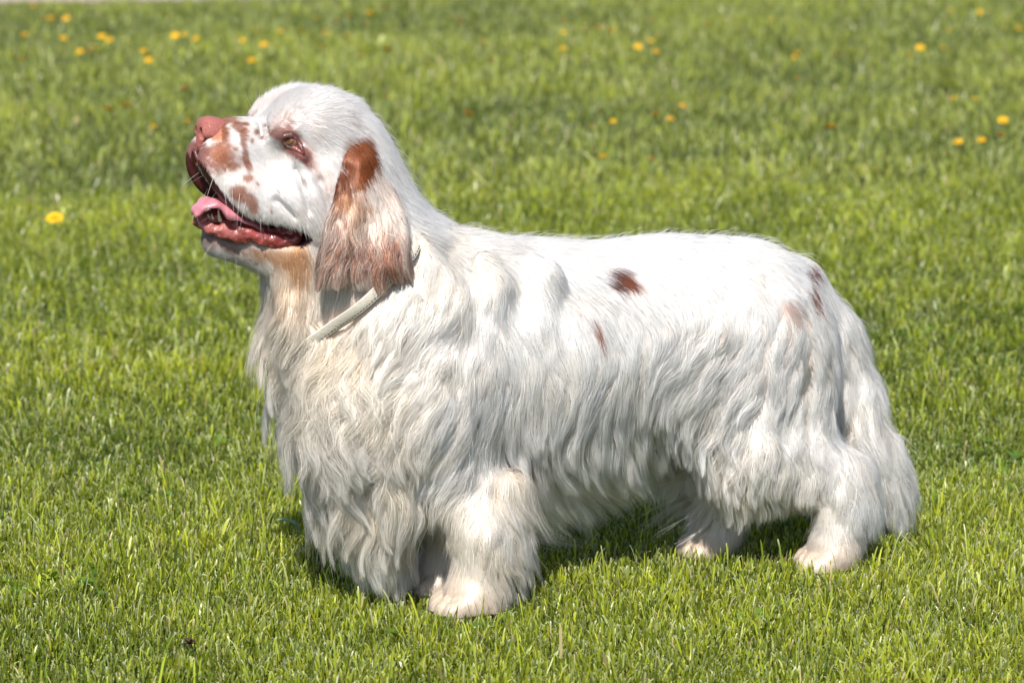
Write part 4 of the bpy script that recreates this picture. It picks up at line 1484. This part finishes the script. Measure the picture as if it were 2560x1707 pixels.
# clover and small round weed leaves among the blades
nC = 34
cen_ = np.stack([rng.uniform(-0.9, 0.9, nC), rng.uniform(3.45, 5.6, nC)], 1)
V = []; F = []; CT = []
for c_ in cen_:
    for _ in range(rng.integers(6, 16)):
        p = np.array([*(c_ + rng.normal(0, 0.035, 2)), 0.012 + rng.random() * 0.012])
        if min(math.hypot(p[0] - a, p[1] - b) for a, b in FOOT_W) < 0.05: continue
        a0 = rng.random() * 6.28; sz = rng.uniform(0.0035, 0.0065); tx_ = rng.normal(0, .3, 2)
        tc_ = np.array([0.095, 0.175, 0.018]) * rng.uniform(0.7, 1.4)
        for k in range(3):
            a = a0 + k * 2.094
            b0 = len(V)
            for (r, w) in ((0.0, 0.15), (0.9, 0.75), (1.7, 0.8), (2.1, 0.35)):
                for s in (-1, 1):
                    q = np.array([math.cos(a) * r * sz - math.sin(a) * w * sz * s, math.sin(a) * r * sz + math.cos(a) * w * sz * s])
                    V.append(p + np.array([q[0], q[1], q @ tx_ + 0.15 * r * sz])); CT.append(tc_)
            for i in range(3): F.append((b0 + 2 * i, b0 + 2 * i + 1, b0 + 2 * i + 3, b0 + 2 * i + 2))
clo = mesh_obj('clover', np.array(V), np.array(F), grass_m, None, np.array(CT), smooth=False)
tag(clo, 'small dark green clover leaves scattered low among the near grass', 'clover', kind='stuff')

yel = plain('dandelion_petal', (0.80, 0.47, 0.012), 0.55, 0.3, vary=0.15, bscale=120)
grn = plain('stem_green', (0.16, 0.22, 0.06), 0.5, 0.4, vary=0.2)


def dandelion_mesh():
    V = []; F = []
    for ring_, (n_, r0, r1, z0, z1, w) in enumerate(((18, .003, .018, 0, -.001, .0034), (16, .002, .0145, .0015, .003, .0030), (12, .001, .010, .003, .006, .0026), (8, 0, .005, .004, .008, .0022))):
        for i in range(n_):
            a = 2 * math.pi * (i + 0.37 * ring_) / n_ + random.uniform(-.08, .08)
            ca, sa = math.cos(a), math.sin(a); b = len(V)
            rr = r1 * random.uniform(.88, 1.06)
            for (r, z, ww) in ((r0, z0, w * .5), (rr * .7, (z0 + z1) / 2 + .0008, w), (rr, z1, w * .75)):
                V.append((ca * r - sa * ww, sa * r + ca * ww, z)); V.append((ca * r + sa * ww, sa * r - ca * ww, z))
            F += [(b, b + 1, b + 3, b + 2), (b + 2, b + 3, b + 5, b + 4)]
    return V, F


dv, df = dandelion_mesh()
dme = bpy.data.meshes.new('flower_head'); dme.from_pydata(dv, [], df); dme.materials.append(yel)
sv, sf = tube([(0.004, 0, -0.06), (0.002, 0.001, -0.03), (0, 0, 0.0)], [0.0014, 0.0014, 0.0022], 6)
DAND = [(89, 11), (110, 42), (130, 42), (148, 41), (170, 42), (62, 87), (159, 96), (255, 91), (274, 100), (234, 117), (225, 130), (199, 129), (28, 140), (57, 148),
        (359, 127), (372, 150), (437, 89), (461, 87), (489, 97), (606, 101), (629, 151), (644, 79), (659, 111), (755, 81), (701, 79), (793, 45), (815, 82), (842, 53),
        (872, 42), (916, 60), (923, 32), (961, 17), (867, 91), (969, 123), (903, 140), (803, 119), (270, 272), (317, 264), (383, 317), (461, 221), (468, 304), (967, 242),
        (1448, 35), (1410, 54), (1496, 69), (1529, 76), (1410, 81), (1464, 79), (1627, 52), (1627, 102), (1642, 95), (1640, 129), (1595, 117), (1412, 145), (1407, 121),
        (1767, 65), (1930, 49), (1994, 133), (1987, 144), (2090, 136), (2377, 26), (2431, 12), (2450, 30), (2510, 74), (2547, 72), (2372, 76), (2300, 119), (2273, 136),
        (2359, 121), (1992, 198), (1708, 265), (1638, 286), (1675, 297), (1533, 303), (1479, 320), (2078, 318), (2438, 247), (2381, 247), (2507, 300), (2503, 339),
        (2453, 350), (2396, 354), (1507, 390), (1630, 397), (1137, 44), (1150, 56), (1208, 106), (1230, 150), (1170, 285), (1072, 163), (136, 544)]
stem_me = None
for (px, py) in DAND:
    hz = 0.055 if py != 544 else 0.05
    g = ground_at(px, py, hz)
    if py <= 42 and px < 540: g[1] -= 0.05
    root_o = bpy.data.objects.new('dandelion', None)
    col.objects.link(root_o)
    root_o.empty_display_size = 0.05
    root_o.location = (g[0], g[1], 0.0)
    root_o.rotation_euler = (0, 0, random.uniform(0, 6.28))
    s = random.choice((0.42, 0.5, 0.6, 0.72)) if py != 544 else 1.0
    h = bpy.data.objects.new('flower_head', dme); col.objects.link(h); h.parent = root_o
    h.location = (0, 0, hz); h.scale = (s, s, s); h.rotation_euler = (random.uniform(-.45, .45), random.uniform(-.45, .45), 0)
    if stem_me is None:
        so = poly_mesh('stem', sv, sf, grn, root_o); stem_me = so.data
    else:
        so = bpy.data.objects.new('stem', stem_me); col.objects.link(so); so.parent = root_o
    so.location = (0, 0, hz)
    if py == 544:
        tag(root_o, 'open yellow dandelion standing alone in the grass ahead of the dog\'s tongue', 'flower')
    else:
        wh = 'ahead of the muzzle' if px < 480 else 'beyond the head' if px < 1000 else 'beyond the back' if px < 2000 else 'beyond the tail'
        tag(root_o, 'small blurred yellow dandelion in the far lawn %s of the dog' % wh, 'flower', 'dandelions %s' % wh)


# dry stalks and a withered flower head in the near grass
straw = plain('dry_straw', (0.42, 0.30, 0.16), 0.6, 0.3, vary=0.25)
olive = plain('green_stalk', (0.22, 0.27, 0.06), 0.45, 0.4, vary=0.2)
wide = plain('broad_blade', (0.17, 0.27, 0.15), 0.4, 0.5, vary=0.15)
brown_m = plain('withered', (0.10, 0.07, 0.045), 0.8, 0.2, vary=0.4)
for (a, b, r, mt, nm, lb) in (((2527, 1447), (2485, 1520), 0.0016, olive, 'grass_stalk', 'thick olive green stalk leaning in the grass near the dry stems'),
                              ((2558, 1442), (2520, 1500), 0.0013, straw, 'dry_stalk', 'dry tan stalk leaning right beside the olive green stalk'),
                              ((2449, 1458), (2490, 1492), 0.0013, straw, 'dry_stalk', 'dry tan stalk leaning left beside the olive green stalk'),
                              ((2402, 1552), (2396, 1615), 0.0010, straw, 'dry_stalk', 'thin upright dry straw in the grass below the tail')):
    p1 = ground_at(*b, 0.0); p0 = ground_at(*a, 0.035)
    p0[1] = p1[1] + 0.02
    t_ = Vector(ray(*a)); k = (p0[1]) / t_[1]
    p0 = CAMP + np.array(t_) * k
    V, F = tube([p1 - np.array([0, 0, .003]), p1 * .5 + p0 * .5 + np.array([0.002, 0, 0.002]), p0], [r, r, r * .7], 7)
    V = np.array(V); o = poly_mesh(nm, V - p1, F, mt); o.location = p1
    tag(o, lb, 'stalk')
# withered clover head
hp = ground_at(473, 1608, 0.03)
wf = bpy.data.objects.new('withered_flower', None); col.objects.link(wf); wf.location = (hp[0], hp[1], 0)
tag(wf, 'small withered brown flower head in the grass ahead of the paws', 'flower')
V = []; F = []
for i in range(46):
    d = nrm(rng.normal(0, 1, (1, 3)))[0]; d[2] = abs(d[2]) * 0.8
    sd = nrm(np.cross(d, [0.3, 0.2, 1])[None])[0] * 0.0014
    b = len(V); V += [-sd, sd, d * 0.009 + sd * 1.4, d * 0.0095 - sd]; F.append((b, b + 1, b + 2, b + 3))
o = poly_mesh('flower_head', V, F, brown_m, wf, False); o.location = (0, 0, 0.03)
V, F = tube([(0, 0, 0), (0.001, 0, 0.015), (0, 0, 0.03)], [.001, .001, .0012], 6)
poly_mesh('stem', V, F, grn, wf)
# broad bluish blade lying against the chest feathering
b0, b1 = ground_at(690, 1300, 0.03), ground_at(755, 1320, 0.02)
V = []; F = []
for i in range(7):
    t = i / 6; p = b1 + (b0 - b1) * t; p = p + np.array([0, 0, 0.006 * math.sin(t * 3.1) - (0.02 * (1 - t) if i == 0 else 0)])
    w = 0.0042 * (1 - t * 0.9) + 0.0004
    for s in (-1, 1):
        V.append(p + np.array([0.0, 0.3 * w * s, w * s]))
    if i: F.append((2 * i - 2, 2 * i - 1, 2 * i + 1, 2 * i))
o = poly_mesh('broad_blade', np.array(V) - b1, F, wide); o.location = b1
md = o.modifiers.new('thick', 'SOLIDIFY'); md.thickness = 0.0005
tag(o, 'broad bluish green grass blade beside the chest feathering', 'grass blade')
